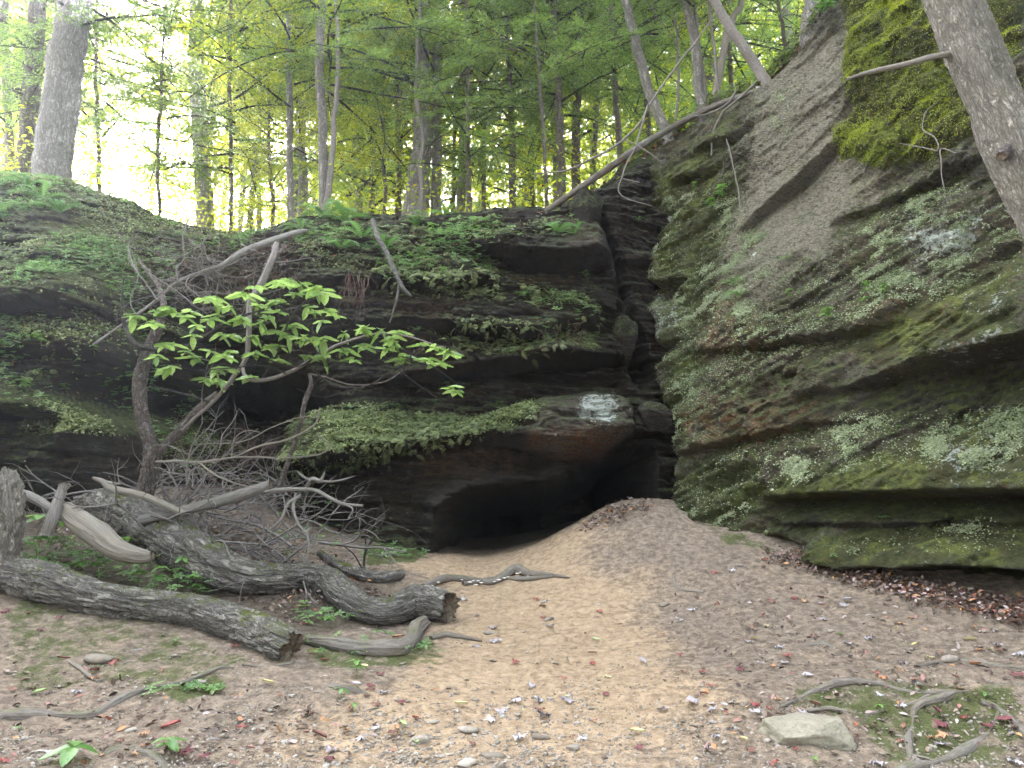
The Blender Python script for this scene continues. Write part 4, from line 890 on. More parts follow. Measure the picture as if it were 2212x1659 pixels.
link('bank_twigs', a.mesh('bank_twigs', [MB_TWIG]), kind='stuff', label='bare grey twigs strewn over the bank behind the green leaves')
a = Acc()
for i in range(45):
    v = P(rb.uniform(370, 580), rb.uniform(960, 1070), rb.uniform(8.6, 9.4))
    branchlet(a, v, np.array([rb.normal(0, .6), rb.normal(0, .4), rb.normal(.5, .4)]), rb.uniform(.2, .5), .0035, 2, rb, 0, -.1, .09, 4, 4)
link('dead_spruce_twigs', a.mesh('dead_spruce_twigs', [MB_SPLIT]), kind='stuff', label='fine reddish dead twigs behind the scaly trunk')

RS[0] = 1.0
# --- the leaning tree on the right
c, r = path_at([(1985, -150, 6.3, 42), (2056, 0, 6.2, 50), (2118, 150, 6.1, 53), (2185, 300, 6.0, 56), (2262, 460, 5.85, 60), (2380, 700, 5.7, 64), (2500, 950, 5.6, 70), (2600, 1180, 5.5, 84)])
c0 = c[-1]; c = np.vstack([P(1890, -350, 6.4), P(1800, -560, 6.5), c])[[1, 0] + list(range(2, len(c) + 2))]; r = np.concatenate([[.17, .2], r])
t2 = thing('leaning_tree', 'pale ridged bark trunk leaning left across the mossy wall', 'tree', (c0[0], c0[1], float(G(c0[0], c0[1]))))
c = np.vstack([c, gpt(c0[0] + .12, c0[1], -.15)]); r = np.append(r, r[-1] * 1.15)
child('trunk', t2, [tube(c, r, 110, .022, bark_disp(.075, 7, 3.2, 471))], MB_LEAN)
child('broken_limb', t2, [tube(*path_at([(2052, 117, 6.15, 7), (2010, 124, 6.1, 7), (1960, 138, 6.0, 6), (1890, 153, 5.9, 5), (1828, 171, 5.85, 3)]), 16, .02, bark_disp(.05, 3, 3, 475))], MB_PALE)
kn = P(2178, 322, 5.72); child('knot', t2, [tube(np.array([P(2185, 320, 6.0), P(2170, 330, 5.83), P(2162, 338, 5.74)]), np.array([.07, .06, .04]), 20, .01, bark_disp(.2, 3, 3, 477))], MB_SCALY)

# --- the log lying down the slope of the ridge
def ridge_Y(px, py):
    s, z = wall_sz(px, py); return float(wall_pt(s, z)[1])
RS[0] = .6
rows = [(1178, 457, 10.35, 9), (1240, 415, 10.3, 12), (1300, 374, 10.2, 13), (1380, 318, 10.0, 12), (1440, 282, ridge_Y(1450, 290) - .12, 12), (1520, 240, ridge_Y(1520, 240) - .1, 11), (1600, 208, ridge_Y(1600, 200) - .05, 10), (1655, 190, ridge_Y(1655, 180), 8)]
one('fallen_log', 'straight bare log lying down the sloping rim where both cliffs meet', 'log', tube(*path_at(rows), 30, .03, bark_disp(.12, 3, 1.2, 481)), MB_DLOG)
RS[0] = .55
A = [tube(*path_at(q), 8, .04, wob=.02) for q in ([(1560, 10, 9.4, 2), (1480, 120, 9.5, 4), (1420, 200, 9.6, 4.5), (1360, 290, 9.7, 5), (1240, 362, 9.8, 4), (1150, 375, 9.9, 2)], [(1400, 225, 9.6, 4), (1370, 320, 9.6, 3.5), (1345, 380, 9.6, 3), (1340, 420, 9.6, 2), (1410, 445, 9.4, 1)],
     [(1350, 300, 9.6, 3), (1400, 330, 9.5, 2), (1440, 360, 9.4, 1)], [(1345, 385, 9.6, 2), (1380, 395, 9.5, 1.5)])]
one('hanging_branch', 'thin forked dead branch dangling over the log on the sloping rim', 'branch', A, MB_TWIG)
RS[0] = 1.0
# --- roots hanging on the wall
for lab, rows in (('thin pale root wriggling down the bare grey rock', [(1588, 310, 0, 2), (1600, 350, 0, 2), (1612, 400, 0, 2), (1618, 440, 0, 2), (1620, 480, 0, 1.2)]),
                  ('dark forked roots dangling below the crooked birch', [(1650, 190, 0, 4), (1620, 220, 0, 4), (1580, 255, 0, 3.5), (1560, 300, 0, 3), (1555, 345, 0, 2)]),
                  ('bare forked root spread under the bright moss', [(1960, 322, 0, 1), (2010, 332, 0, 2), (2045, 338, 0, 2.5), (2035, 310, 0, 2), (2012, 295, 0, 2), (2020, 255, 0, 1.5), (2050, 230, 0, 1)]),
                  ('drooping root tip below the forked root', [(2085, 345, 0, 2), (2048, 336, 0, 2.5), (2050, 370, 0, 2), (2055, 400, 0, 1.5), (2065, 450, 0, 1)]),
                  ('short root running out from under the rim', [(1510, 262, 0, 1.5), (1550, 256, 0, 3), (1590, 235, 0, 4), (1612, 205, 0, 4)])):
    pts = []; rr = []
    for x, y, _, rp in rows:
        s, z = wall_sz(x, y); v = wall_pt(s, z, .22); pts.append(v); rr.append(.6 * rp * m_per_px(v[1], y))
    one('hanging_root', lab, 'root', tube(np.array(pts), np.array(rr), 8, .03, wob=.015, seed=len(lab)), MB_TWIG, 'roots hanging on the rock')
for lab, (x0, y0, x1, y1, n) in (('matted brown rootlets hanging from the rim left of the forked branch', (745, 580, 800, 620, 26)), ('hanging brown rootlet bunch on the right of the middle ledge', (1170, 690, 1270, 730, 20))):
    a = Acc(); 
    for i in range(n):
        v = P(rb.uniform(x0, x1), rb.uniform(y0, y1), 9.75); L = rb.uniform(.2, .55) * (1 if n > 22 else .5)
        pts = [v]
        for k in range(4): pts.append(pts[-1] + np.array([rb.normal(0, .03), rb.normal(0, .02), -L / 4]))
        a.add(tube(np.array(pts), np.linspace(.006, .002, 5), 4, .05))
    link('rootlets', a.mesh('rootlets', [MB_SPLIT]), label=lab, category='roots')
# ------------------------------------------------------------------ scattering small faces
def rot_frames(n, rng, tilt=.4, axis=None):
    """orthonormal frames: rows X (leaf length), Y (width), Z (face normal near n)"""
    N = len(n); Zv = n + rng.normal(0, tilt, (N, 3)); Zv /= np.linalg.norm(Zv, axis=1, keepdims=True)
    a = rng.normal(0, 1, (N, 3)) if axis is None else axis + rng.normal(0, .35, (N, 3))
    Xv = a - Zv * np.sum(a * Zv, 1, keepdims=True); Xv /= np.linalg.norm(Xv, axis=1, keepdims=True) + 1e-9
    return np.stack([Xv, np.cross(Zv, Xv), Zv], 1)
def scatter(name, tv, tf, pos, fr, sc, mats, rng, smooth=False, extra=None):
    tv = np.asarray(tv, float); N = len(pos); k = len(tv)
    V = pos[:, None] + sc[:, None, None] * np.einsum('kj,njc->nkc', tv, fr)
    if not isinstance(tf, (list, tuple)): tf = [tf]
    F = [(np.arange(N)[:, None, None] * k + np.asarray(f)[None]).reshape(-1, np.asarray(f).shape[1]) for f in tf]
    rnd = np.repeat(rng.random(N), k) if extra is None else np.repeat(extra, k)
    return np_mesh(name, V.reshape(-1, 3), F, smooth, {'rnd': rnd}, mats=mats)
T_QUAD = (np.array([(0, 0, 0), (.5, .24, .05), (1, 0, -.05), (.45, -.24, .05)]), np.array([[0, 1, 2, 3]]))
T_LEAF = (np.array([(0, 0, 0), (.35, .26, .06), (.75, .18, .03), (1, 0, -.08), (.75, -.18, .03), (.35, -.26, .06), (.5, 0, 0)]), np.array([[0, 6, 1, 1], [0, 0, 0, 0]]))
T_LEAF = (T_LEAF[0], np.array([(0, 1, 6), (1, 2, 6), (2, 3, 6), (3, 4, 6), (4, 5, 6), (5, 0, 6)])[:, ::-1])
def whorl_t(k=5, lift=.15):
    V = []; F = []
    for i in range(k):
        a = i * 6.283 / k + .3 * math.sin(i * 3.1); c, s = math.cos(a), math.sin(a); L = .8 + .25 * math.sin(i * 2.3); b = len(V)
        for (x, y, z) in ((.05, 0, 0), (.5, .2, lift), (1, 0, lift * .4), (.5, -.2, lift)): V.append((x * c * L - y * s, x * s * L + y * c, z + .02 * (i % 2)))
        F.append((b, b + 3, b + 2, b + 1))
    return np.array(V), np.array(F)
T_WHORL = whorl_t()
def pinnate_t(pairs=7, w=.36):
    V = []; F = []
    for i in range(pairs):
        x = (i + .6) / pairs; L = w * math.sin(math.pi * min(1, (x * .9 + .12))) ** .8; zz = -.35 * x * x
        for sgn in (1, -1):
            b = len(V); V += [(x - .05, 0, zz), (x + .04, sgn * L * .5, zz + .02), (x + .10, sgn * L, zz - .05), (x + .03, 0, zz)]
            F.append((b, b + 1, b + 2, b + 3) if sgn < 0 else (b, b + 3, b + 2, b + 1))
    return np.array(V), np.array(F)
T_FERN = pinnate_t()

# ------------------------------------------------------------------ forest
ML_HEM = mat_leaf('hemlock_needles', (.06, .11, .035), (.19, .26, .07), .55, .6, 'attr', [(.993, (.35, .08, .01))])
ML_BRO = mat_leaf('forest_leaf', (.13, .19, .03), (.33, .36, .06), .6, .5, 'attr', [(.985, (.4, .16, .01))])
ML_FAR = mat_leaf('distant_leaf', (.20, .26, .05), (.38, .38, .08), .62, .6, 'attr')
rf = np.random.default_rng(31)
def crown_proto(kind, seed):
    rng = np.random.default_rng(seed); limbs = Acc(); P_ = []; N_ = []; S_ = []; AX = []
    Ht = 15.0
    nb = 66 if kind == 'hem' else 46
    z0 = 2.2 if kind == 'hem' else 3.4
    for i in range(nb):
        z = z0 + (Ht - z0) * ((i + rng.random()) / nb) ** .95; az = rng.uniform(0, 6.283)
        L = (3.6 if kind == 'hem' else 3.3) * (1 - .62 * (z - z0) / (Ht - z0)) * rng.uniform(.6, 1.15)
        up0 = rng.uniform(.05, .4) if kind == 'hem' else rng.uniform(.25, .8)
        pts = [np.array([0, 0, z])]; d = np.array([math.cos(az), math.sin(az), up0]); d /= np.linalg.norm(d)
        for k in range(6):
            d = d + rng.normal(0, .10, 3) + np.array([0, 0, -.09 if kind == 'hem' else -.04]); d /= np.linalg.norm(d); pts.append(pts[-1] + d * L / 6)
        pts = np.array(pts); limbs.add(tube(pts, np.linspace(.028, .005, 7) * (1.2 - .5 * z / Ht), 5, .4))
        side = np.cross(d, [0, 0, 1.0]); side /= np.linalg.norm(side)
        for k in range(1, 7):                       # side shoots
            for sgn in (1, -1):
                if rng.random() < .15: continue
                Ls = L * .34 * (1.1 - .1 * k) * rng.uniform(.5, 1.2)
                dd = side * sgn * .8 + d * .6 + rng.normal(0, .15, 3); dd /= np.linalg.norm(dd)
                q0 = pts[k] - (pts[k] - pts[k - 1]) * rng.random()
                q1 = q0 + dd * Ls + np.array([0, 0, -.18 * Ls])
                if rng.random() < .5: limbs.add(tube(np.array([q0, (q0 + q1) / 2 + [0, 0, .02], q1]), np.array([.007, .005, .003]), 3, .5))
                m = int(Ls * (120 if kind == 'hem' else 90)) + 8
                t = rng.random(m)[:, None]
                P_.append(q0 + (q1 - q0) * t + rng.normal(0, .07 if kind == 'hem' else .11, (m, 3)) * [1, 1, .45])
                AX.append(np.repeat((dd + side * sgn * .3)[None], m, 0)); N_.append(np.repeat([[0, 0, 1.0]], m, 0)); S_.append(rng.uniform(.05, .10, m) if kind == 'hem' else rng.uniform(.06, .115, m))
    P_ = np.vstack(P_); N_ = np.vstack(N_); S_ = np.concatenate(S_); AX = np.vstack(AX)
    fr = rot_frames(N_, rng, .35 if kind == 'hem' else .55, AX)
    tv = T_QUAD[0] * ([1, .62, 1] if kind == 'hem' else [1, 1, 1])
    return scatter('crown', tv, T_QUAD[1], P_, fr, S_, [ML_HEM if kind == 'hem' else ML_BRO], rng), limbs.mesh('limbs', [MB_DARK])
CROWN = {('hem', 0): crown_proto('hem', 1), ('hem', 1): crown_proto('hem', 2), ('bro', 0): crown_proto('bro', 3), ('bro', 1): crown_proto('bro', 4)}
print('crown faces', [len(c[0].polygons) for c in CROWN.values()])
TREES = [  # px rows (px, py, radius px), distance Y, crown kind, crown base height above ground, crown scale, label
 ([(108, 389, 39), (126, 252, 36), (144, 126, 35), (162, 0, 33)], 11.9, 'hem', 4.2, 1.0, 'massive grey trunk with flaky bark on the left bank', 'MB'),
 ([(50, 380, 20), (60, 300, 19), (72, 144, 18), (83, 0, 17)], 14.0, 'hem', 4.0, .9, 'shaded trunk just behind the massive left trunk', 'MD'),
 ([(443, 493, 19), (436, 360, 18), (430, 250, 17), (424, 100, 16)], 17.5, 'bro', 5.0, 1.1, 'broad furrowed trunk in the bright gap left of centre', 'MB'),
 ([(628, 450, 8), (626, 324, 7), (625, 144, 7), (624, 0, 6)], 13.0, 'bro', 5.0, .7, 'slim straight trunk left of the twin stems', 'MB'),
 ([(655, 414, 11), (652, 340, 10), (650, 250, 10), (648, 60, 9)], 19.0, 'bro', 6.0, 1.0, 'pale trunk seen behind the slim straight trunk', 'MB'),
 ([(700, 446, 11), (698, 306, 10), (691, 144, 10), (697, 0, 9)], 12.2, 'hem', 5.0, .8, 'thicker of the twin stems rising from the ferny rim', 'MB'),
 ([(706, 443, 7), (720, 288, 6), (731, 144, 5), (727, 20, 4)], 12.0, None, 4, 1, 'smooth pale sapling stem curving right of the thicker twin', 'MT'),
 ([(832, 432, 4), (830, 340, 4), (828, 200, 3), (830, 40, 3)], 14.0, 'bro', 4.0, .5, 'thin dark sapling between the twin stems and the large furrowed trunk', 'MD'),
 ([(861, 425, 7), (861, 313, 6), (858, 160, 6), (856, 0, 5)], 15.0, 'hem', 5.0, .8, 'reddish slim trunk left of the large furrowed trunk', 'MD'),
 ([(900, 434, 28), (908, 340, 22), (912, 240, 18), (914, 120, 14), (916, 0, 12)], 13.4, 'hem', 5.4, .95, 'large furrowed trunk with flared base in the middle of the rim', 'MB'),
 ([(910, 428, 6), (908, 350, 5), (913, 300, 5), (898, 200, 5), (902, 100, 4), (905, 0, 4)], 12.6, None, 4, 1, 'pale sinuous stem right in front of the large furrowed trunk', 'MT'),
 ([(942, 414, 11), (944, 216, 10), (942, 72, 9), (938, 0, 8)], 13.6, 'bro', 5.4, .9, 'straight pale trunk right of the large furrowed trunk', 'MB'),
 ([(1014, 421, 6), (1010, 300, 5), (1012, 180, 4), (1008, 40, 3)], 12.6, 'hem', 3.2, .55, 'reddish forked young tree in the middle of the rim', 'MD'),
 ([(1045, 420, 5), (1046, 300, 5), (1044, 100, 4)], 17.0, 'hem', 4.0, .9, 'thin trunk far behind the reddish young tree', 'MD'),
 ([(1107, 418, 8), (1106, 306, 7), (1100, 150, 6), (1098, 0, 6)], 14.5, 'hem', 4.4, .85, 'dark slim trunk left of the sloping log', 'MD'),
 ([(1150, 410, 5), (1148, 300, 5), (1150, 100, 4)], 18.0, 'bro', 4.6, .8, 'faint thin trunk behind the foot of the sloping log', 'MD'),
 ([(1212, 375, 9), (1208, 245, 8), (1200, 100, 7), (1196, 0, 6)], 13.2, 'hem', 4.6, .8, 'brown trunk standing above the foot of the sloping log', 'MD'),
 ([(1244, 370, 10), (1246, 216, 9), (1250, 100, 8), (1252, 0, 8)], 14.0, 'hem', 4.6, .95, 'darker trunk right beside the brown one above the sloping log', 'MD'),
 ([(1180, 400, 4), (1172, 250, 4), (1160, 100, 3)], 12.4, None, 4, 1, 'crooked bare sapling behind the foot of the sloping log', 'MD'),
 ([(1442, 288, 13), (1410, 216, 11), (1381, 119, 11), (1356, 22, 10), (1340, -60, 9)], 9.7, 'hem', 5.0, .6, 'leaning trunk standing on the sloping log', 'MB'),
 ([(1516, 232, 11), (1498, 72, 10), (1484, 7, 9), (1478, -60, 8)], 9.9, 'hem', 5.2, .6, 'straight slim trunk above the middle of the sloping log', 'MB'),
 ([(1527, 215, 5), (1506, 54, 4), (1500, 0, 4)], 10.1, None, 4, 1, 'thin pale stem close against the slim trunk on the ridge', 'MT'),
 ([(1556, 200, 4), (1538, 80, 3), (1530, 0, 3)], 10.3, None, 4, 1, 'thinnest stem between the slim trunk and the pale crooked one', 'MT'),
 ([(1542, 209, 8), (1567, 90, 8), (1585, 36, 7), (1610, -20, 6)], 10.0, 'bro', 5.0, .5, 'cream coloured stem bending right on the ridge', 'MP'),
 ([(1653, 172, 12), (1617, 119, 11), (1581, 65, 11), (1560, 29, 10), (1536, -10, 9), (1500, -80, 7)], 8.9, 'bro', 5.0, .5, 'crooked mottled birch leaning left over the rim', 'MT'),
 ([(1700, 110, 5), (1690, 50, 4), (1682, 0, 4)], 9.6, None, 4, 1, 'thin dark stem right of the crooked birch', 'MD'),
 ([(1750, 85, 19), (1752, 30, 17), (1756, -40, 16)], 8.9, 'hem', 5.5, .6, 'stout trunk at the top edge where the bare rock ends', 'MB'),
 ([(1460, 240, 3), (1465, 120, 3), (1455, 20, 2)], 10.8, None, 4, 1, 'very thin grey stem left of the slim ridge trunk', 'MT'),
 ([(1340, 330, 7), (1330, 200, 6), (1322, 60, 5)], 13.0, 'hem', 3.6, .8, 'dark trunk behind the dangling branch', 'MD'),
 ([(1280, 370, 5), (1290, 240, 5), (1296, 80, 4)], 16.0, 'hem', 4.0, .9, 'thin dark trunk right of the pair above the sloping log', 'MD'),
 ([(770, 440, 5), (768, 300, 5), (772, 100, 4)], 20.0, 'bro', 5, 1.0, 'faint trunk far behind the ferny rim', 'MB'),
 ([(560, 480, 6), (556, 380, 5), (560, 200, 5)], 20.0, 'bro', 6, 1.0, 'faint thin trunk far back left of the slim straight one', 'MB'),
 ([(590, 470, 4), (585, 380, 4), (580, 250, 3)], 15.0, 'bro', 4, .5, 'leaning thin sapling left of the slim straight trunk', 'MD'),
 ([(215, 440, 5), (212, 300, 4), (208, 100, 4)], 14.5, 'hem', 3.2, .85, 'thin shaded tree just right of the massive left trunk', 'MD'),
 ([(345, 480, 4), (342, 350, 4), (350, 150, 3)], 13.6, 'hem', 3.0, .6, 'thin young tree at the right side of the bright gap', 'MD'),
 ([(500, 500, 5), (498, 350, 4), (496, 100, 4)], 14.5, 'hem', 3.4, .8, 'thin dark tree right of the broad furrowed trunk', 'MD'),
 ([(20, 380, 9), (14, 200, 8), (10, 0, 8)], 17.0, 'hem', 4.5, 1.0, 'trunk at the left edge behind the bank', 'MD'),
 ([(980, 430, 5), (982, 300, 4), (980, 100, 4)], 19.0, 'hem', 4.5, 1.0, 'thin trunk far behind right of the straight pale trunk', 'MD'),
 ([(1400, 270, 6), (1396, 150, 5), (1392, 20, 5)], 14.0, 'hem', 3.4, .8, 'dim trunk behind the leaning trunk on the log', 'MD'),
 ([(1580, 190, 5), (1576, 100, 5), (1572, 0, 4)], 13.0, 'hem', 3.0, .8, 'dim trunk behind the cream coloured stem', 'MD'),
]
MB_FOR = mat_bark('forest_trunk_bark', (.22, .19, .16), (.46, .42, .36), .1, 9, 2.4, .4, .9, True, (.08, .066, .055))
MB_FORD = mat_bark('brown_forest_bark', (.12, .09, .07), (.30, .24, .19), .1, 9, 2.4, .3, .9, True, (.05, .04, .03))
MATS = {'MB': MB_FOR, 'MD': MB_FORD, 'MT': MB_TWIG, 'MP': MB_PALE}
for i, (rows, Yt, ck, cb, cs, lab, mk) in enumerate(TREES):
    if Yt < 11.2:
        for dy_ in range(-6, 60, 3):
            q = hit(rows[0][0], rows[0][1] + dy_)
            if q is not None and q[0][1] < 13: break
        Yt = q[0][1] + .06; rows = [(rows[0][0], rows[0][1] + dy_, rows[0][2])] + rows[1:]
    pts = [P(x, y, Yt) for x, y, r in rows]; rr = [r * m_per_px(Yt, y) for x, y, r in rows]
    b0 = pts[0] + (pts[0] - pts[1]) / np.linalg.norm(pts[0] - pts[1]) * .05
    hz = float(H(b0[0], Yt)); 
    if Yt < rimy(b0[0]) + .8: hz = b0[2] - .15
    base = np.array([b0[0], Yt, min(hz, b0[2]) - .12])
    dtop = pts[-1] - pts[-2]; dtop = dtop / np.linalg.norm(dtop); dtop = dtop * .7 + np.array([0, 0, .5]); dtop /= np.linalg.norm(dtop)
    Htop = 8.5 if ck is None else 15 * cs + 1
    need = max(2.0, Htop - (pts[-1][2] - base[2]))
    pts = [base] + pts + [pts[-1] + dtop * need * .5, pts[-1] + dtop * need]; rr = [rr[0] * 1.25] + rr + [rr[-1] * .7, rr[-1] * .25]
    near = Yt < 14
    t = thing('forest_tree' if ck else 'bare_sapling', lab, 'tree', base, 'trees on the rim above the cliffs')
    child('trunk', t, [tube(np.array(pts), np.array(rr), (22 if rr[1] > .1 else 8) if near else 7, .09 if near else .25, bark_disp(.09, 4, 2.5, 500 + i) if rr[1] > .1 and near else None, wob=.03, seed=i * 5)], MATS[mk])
    if ck:
        cm, lm = CROWN[(ck, i % 2)]; ax = pts[-1] - base
        for nm, mm in (('crown', cm), ('limbs', lm)):
            o = link(nm, mm, t)
            lean = Vector(ax / np.linalg.norm(ax)); q = Vector((0, 0, 1)).rotation_difference(lean * .6 + Vector((0, 0, .4)))
            M = q.to_matrix().to_4x4() @ Matrix.Rotation(i * 2.4, 4, 'Z') @ Matrix.Diagonal((cs, cs, cs, 1))
            off = (cb - (2.2 if ck == 'hem' else 3.4)) * cs * .5
            o.matrix_local = Matrix.Translation((0, 0, off)) @ M
    else:
        a = Acc()
        for k in range(9):
            j = rf.integers(2, len(pts) - 1); pp = pts[j] + (pts[j + 1] - pts[j]) * rf.random(); az = rf.uniform(0, 6.28)
            branchlet(a, pp, np.array([math.cos(az), math.sin(az), .7]), rf.uniform(.6, 1.5), .01, 1, rf, 0, -.1, .2, 3, 4)
        link('twigs', a.mesh('twigs', [MATS[mk]], base), t, kind='stuff')
# more trees further back, each its own trunk and crown
rt = np.random.default_rng(99)
sp_ = []
for i in range(60):
    for _ in range(40):
        yy = rt.uniform(17, 40); xx = rt.uniform(-.74, .62) * yy * 1.05
        a = xx / yy
        if -.61 < a < -.52 and rt.random() < .97: continue
        if all(math.hypot(xx - u, yy - v) > 2.4 for u, v in sp_): break
    sp_.append((xx, yy))
ANCH = [(60, 'massive left trunk'), (230, 'bright gap in the leaves'), (436, 'broad furrowed trunk'), (626, 'slim straight trunk'), (703, 'twin stems'), (830, 'thin dark sapling'), (908, 'large flared trunk'), (1010, 'reddish forked young tree'), (1106, 'dark slim trunk'), (1230, 'pair above the sloping log'), (1400, 'leaning trunk on the log'), (1560, 'cream coloured stem'), (1750, 'stout top trunk')]
ORD = ['nearest', 'second', 'third', 'fourth', 'fifth', 'sixth', 'seventh', 'eighth', 'ninth', 'tenth', 'eleventh', 'twelfth']
DEEP = [''] * len(sp_); bk_ = {}
for i, (xx, yy) in enumerate(sp_):
    px_ = float(pixel(np.array([xx, yy, 8.0]))[0]); an = min(ANCH, key=lambda q: abs(q[0] - px_)); side = 'left' if px_ < an[0] else 'right'
    bk_.setdefault((an[1], side), []).append((yy, i))
for (an, side), v in bk_.items():
    for k, (yy, i) in enumerate(sorted(v)): DEEP[i] = 'deep forest tree %s of the %s, %s counting back' % (side, an, ORD[min(k, 11)])
for i, (xx, yy) in enumerate(sp_):
    hz = float(H(xx, yy)); t = thing('forest_tree', DEEP[i], 'tree', (xx, yy, hz), 'trees deep in the forest')
    r0 = rt.uniform(.07, .17); hgt = rt.uniform(17, 23)
    if i < 4 or True:
        pts = np.array([[xx, yy, hz - .2], [xx + rt.normal(0, .15), yy, hz + hgt * .35], [xx + rt.normal(0, .3), yy, hz + hgt * .7], [xx + rt.normal(0, .4), yy, hz + hgt]])
        child('trunk', t, [tube(pts, np.array([r0, r0 * .85, r0 * .55, .03]), 7, .6, wob=.05, seed=i)], MB_FORD if i % 2 else MB_FOR)
    kd = ('bro', i % 2) if rt.random() < .62 else ('hem', i % 2); cm, lm = CROWN[kd]; s = hgt / 15.0
    for nm, mm in (('crown', cm), ('limbs', lm)):
        o = link(nm, mm, t); o.matrix_local = Matrix.Rotation(rt.uniform(0, 6.28), 4, 'Z') @ Matrix.Diagonal((s * 1.1, s * 1.1, s, 1))
# the far wood
def clumps(n, ybox, zf, size, rng, gap=None):
    m = n * 3; yy = rng.uniform(*ybox, m); a = rng.uniform(-.95, .85, m); xx = a * yy
    el = rng.uniform(zf[0], zf[1], m); zz = 1.55 + el * yy
    f = fbm(xx / 3.2, yy / 3.2, zz / 2.6, 3, 700)
    k = f > rng.uniform(-.5, .05, m)
    if gap is not None: k &= gap(a, el, rng)
    xx, yy, zz = xx[k][:n], yy[k][:n], zz[k][:n]; return np.stack([xx, yy, zz], -1)
def gap(a, el, rng):
    g1 = np.exp(-(((a + .565) / .055) ** 2 + ((el - .66) / .13) ** 2) ** 1.2); g2 = np.exp(-(((a + .555) / .05) ** 2 + ((el - .44) / .04) ** 2))
    g3 = np.exp(-(((a + .78) / .06) ** 2 + ((el - .76) / .06) ** 2))
    return rng.random(len(a)) > np.clip(1.25 * g1 + .9 * g2 + .5 * g3, 0, 1)
pos = clumps(95000, (42, 60), (.22, 1.08), None, rt, gap); n = len(pos)
me = scatter('distant_woods', T_QUAD[0], T_QUAD[1], pos, rot_frames(np.repeat([[0, -.3, 1.0]], n, 0), rt, .9), rt.uniform(.25, .55, n), [ML_FAR], rt)
link('distant_woods', me, kind='stuff', label='sunlit yellow green foliage of the far woods')
x = rt.uniform(1.9, 6.5, 1500); y = rimy(x) + rt.uniform(.05, .9, 1500); pos = np.stack([x, y, H(x, y) + .22 + rt.normal(0, .05, 1500)], -1)
T_RW = whorl_t(); ML_RIM = mat_leaf('rim_leaf', (.05, .075, .02), (.16, .2, .06), .3, .5, 'attr')
me = scatter('rim_plants', T_RW[0], T_RW[1], pos, rot_frames(np.repeat([[-.3, -.3, .8]], len(pos), 0), rt, .35), rt.uniform(.04, .10, len(pos)), [ML_RIM], rt)
link('rim_plants', me, kind='stuff', label='low leafy plants matting the sloping rim of the right wall')
# low bushes and saplings on the rim against the light
pos = []
for i in range(560):
    x = rt.uniform(-13, 4.5); b = rt.uniform(1.2, 18); y = float(rimy(x)) + b; z = float(H(x, y)); m = rt.integers(30, 90)
    if -.60 < x / y < -.53 and rt.random() < .6: continue
    c = np.array([x, y, z + rt.uniform(.2, 2.8) * min(1, b / 4)]); pos.append(c + rt.normal(0, 1, (m, 3)) * [.55, .55, .3])
pos = np.vstack(pos); n = len(pos)
me = scatter('undergrowth', T_QUAD[0], T_QUAD[1], pos, rot_frames(np.repeat([[0, 0, 1.0]], n, 0), rt, .45), rt.uniform(.06, .13, n), [ML_BRO], rt)
link('undergrowth', me, kind='stuff', label='low leafy undergrowth on the forest floor along the rim')

# unseen leaf ring added behind and beside the camera to block low sky light
m = 42000; az = rt.uniform(R(58), R(302), m); rr_ = rt.uniform(10, 17, m); zz = rt.uniform(.5, 24, m)
ML_SCREEN = mat_leaf('screen_wood_leaf', (.04, .06, .025), (.09, .12, .05), .3, .6, 'attr')  # leaves kept dark so the added screen passes little light
pos = np.stack([np.sin(az) * rr_, np.cos(az) * rr_ + 1.5, zz], -1); k = fbm(pos[:, 0] / 2.5, pos[:, 1] / 2.5, pos[:, 2] / 2, 3, 710) > rt.uniform(-.7, .1, m); pos = pos[k]
me = scatter('unseen_woods_screen', T_QUAD[0] * [1, 1.6, 1], T_QUAD[1], pos, rot_frames(np.repeat([[0, 0, 1.0]], len(pos), 0), rt, .9), rt.uniform(.35, .7, len(pos)), [ML_SCREEN], rt)
link('unseen_woods_screen', me, kind='stuff', label='unseen leafy woods added around the viewer to block low sky light')
# ------------------------------------------------------------------ plants growing on rock and bank
rp = np.random.default_rng(404)
M_LIV = mat_leaf('liverwort_leaf', (.12, .15, .065), (.40, .43, .26), .2, .6, 'attr')
M_MOSSB = mat_leaf('moss_blade', (.09, .12, .012), (.33, .38, .05), .3, .8, 'attr')
M_LEDGE = mat_leaf('ledge_leaf', (.06, .08, .03), (.26, .30, .12), .25, .55, 'attr')
def sample(V, N, wgt, n, rng, off=.01):
    w_ = np.clip(wgt, 0, None); w_ = w_ / w_.sum(); i = rng.choice(len(V), n, p=w_)
    return V[i] + N[i] * off + rng.normal(0, .012, (n, 3)), N[i], i
clump = lambda V, f, seed, t0=.0, t1=.35: sstep(t0, t1, fbm(V[:, 0] * f, V[:, 1] * f, V[:, 2] * f, 4, seed))
def rmask(poly, soft=.15): return sstep(-soft, soft, poly_sdf(RSS, RZZ, wsz(poly)))
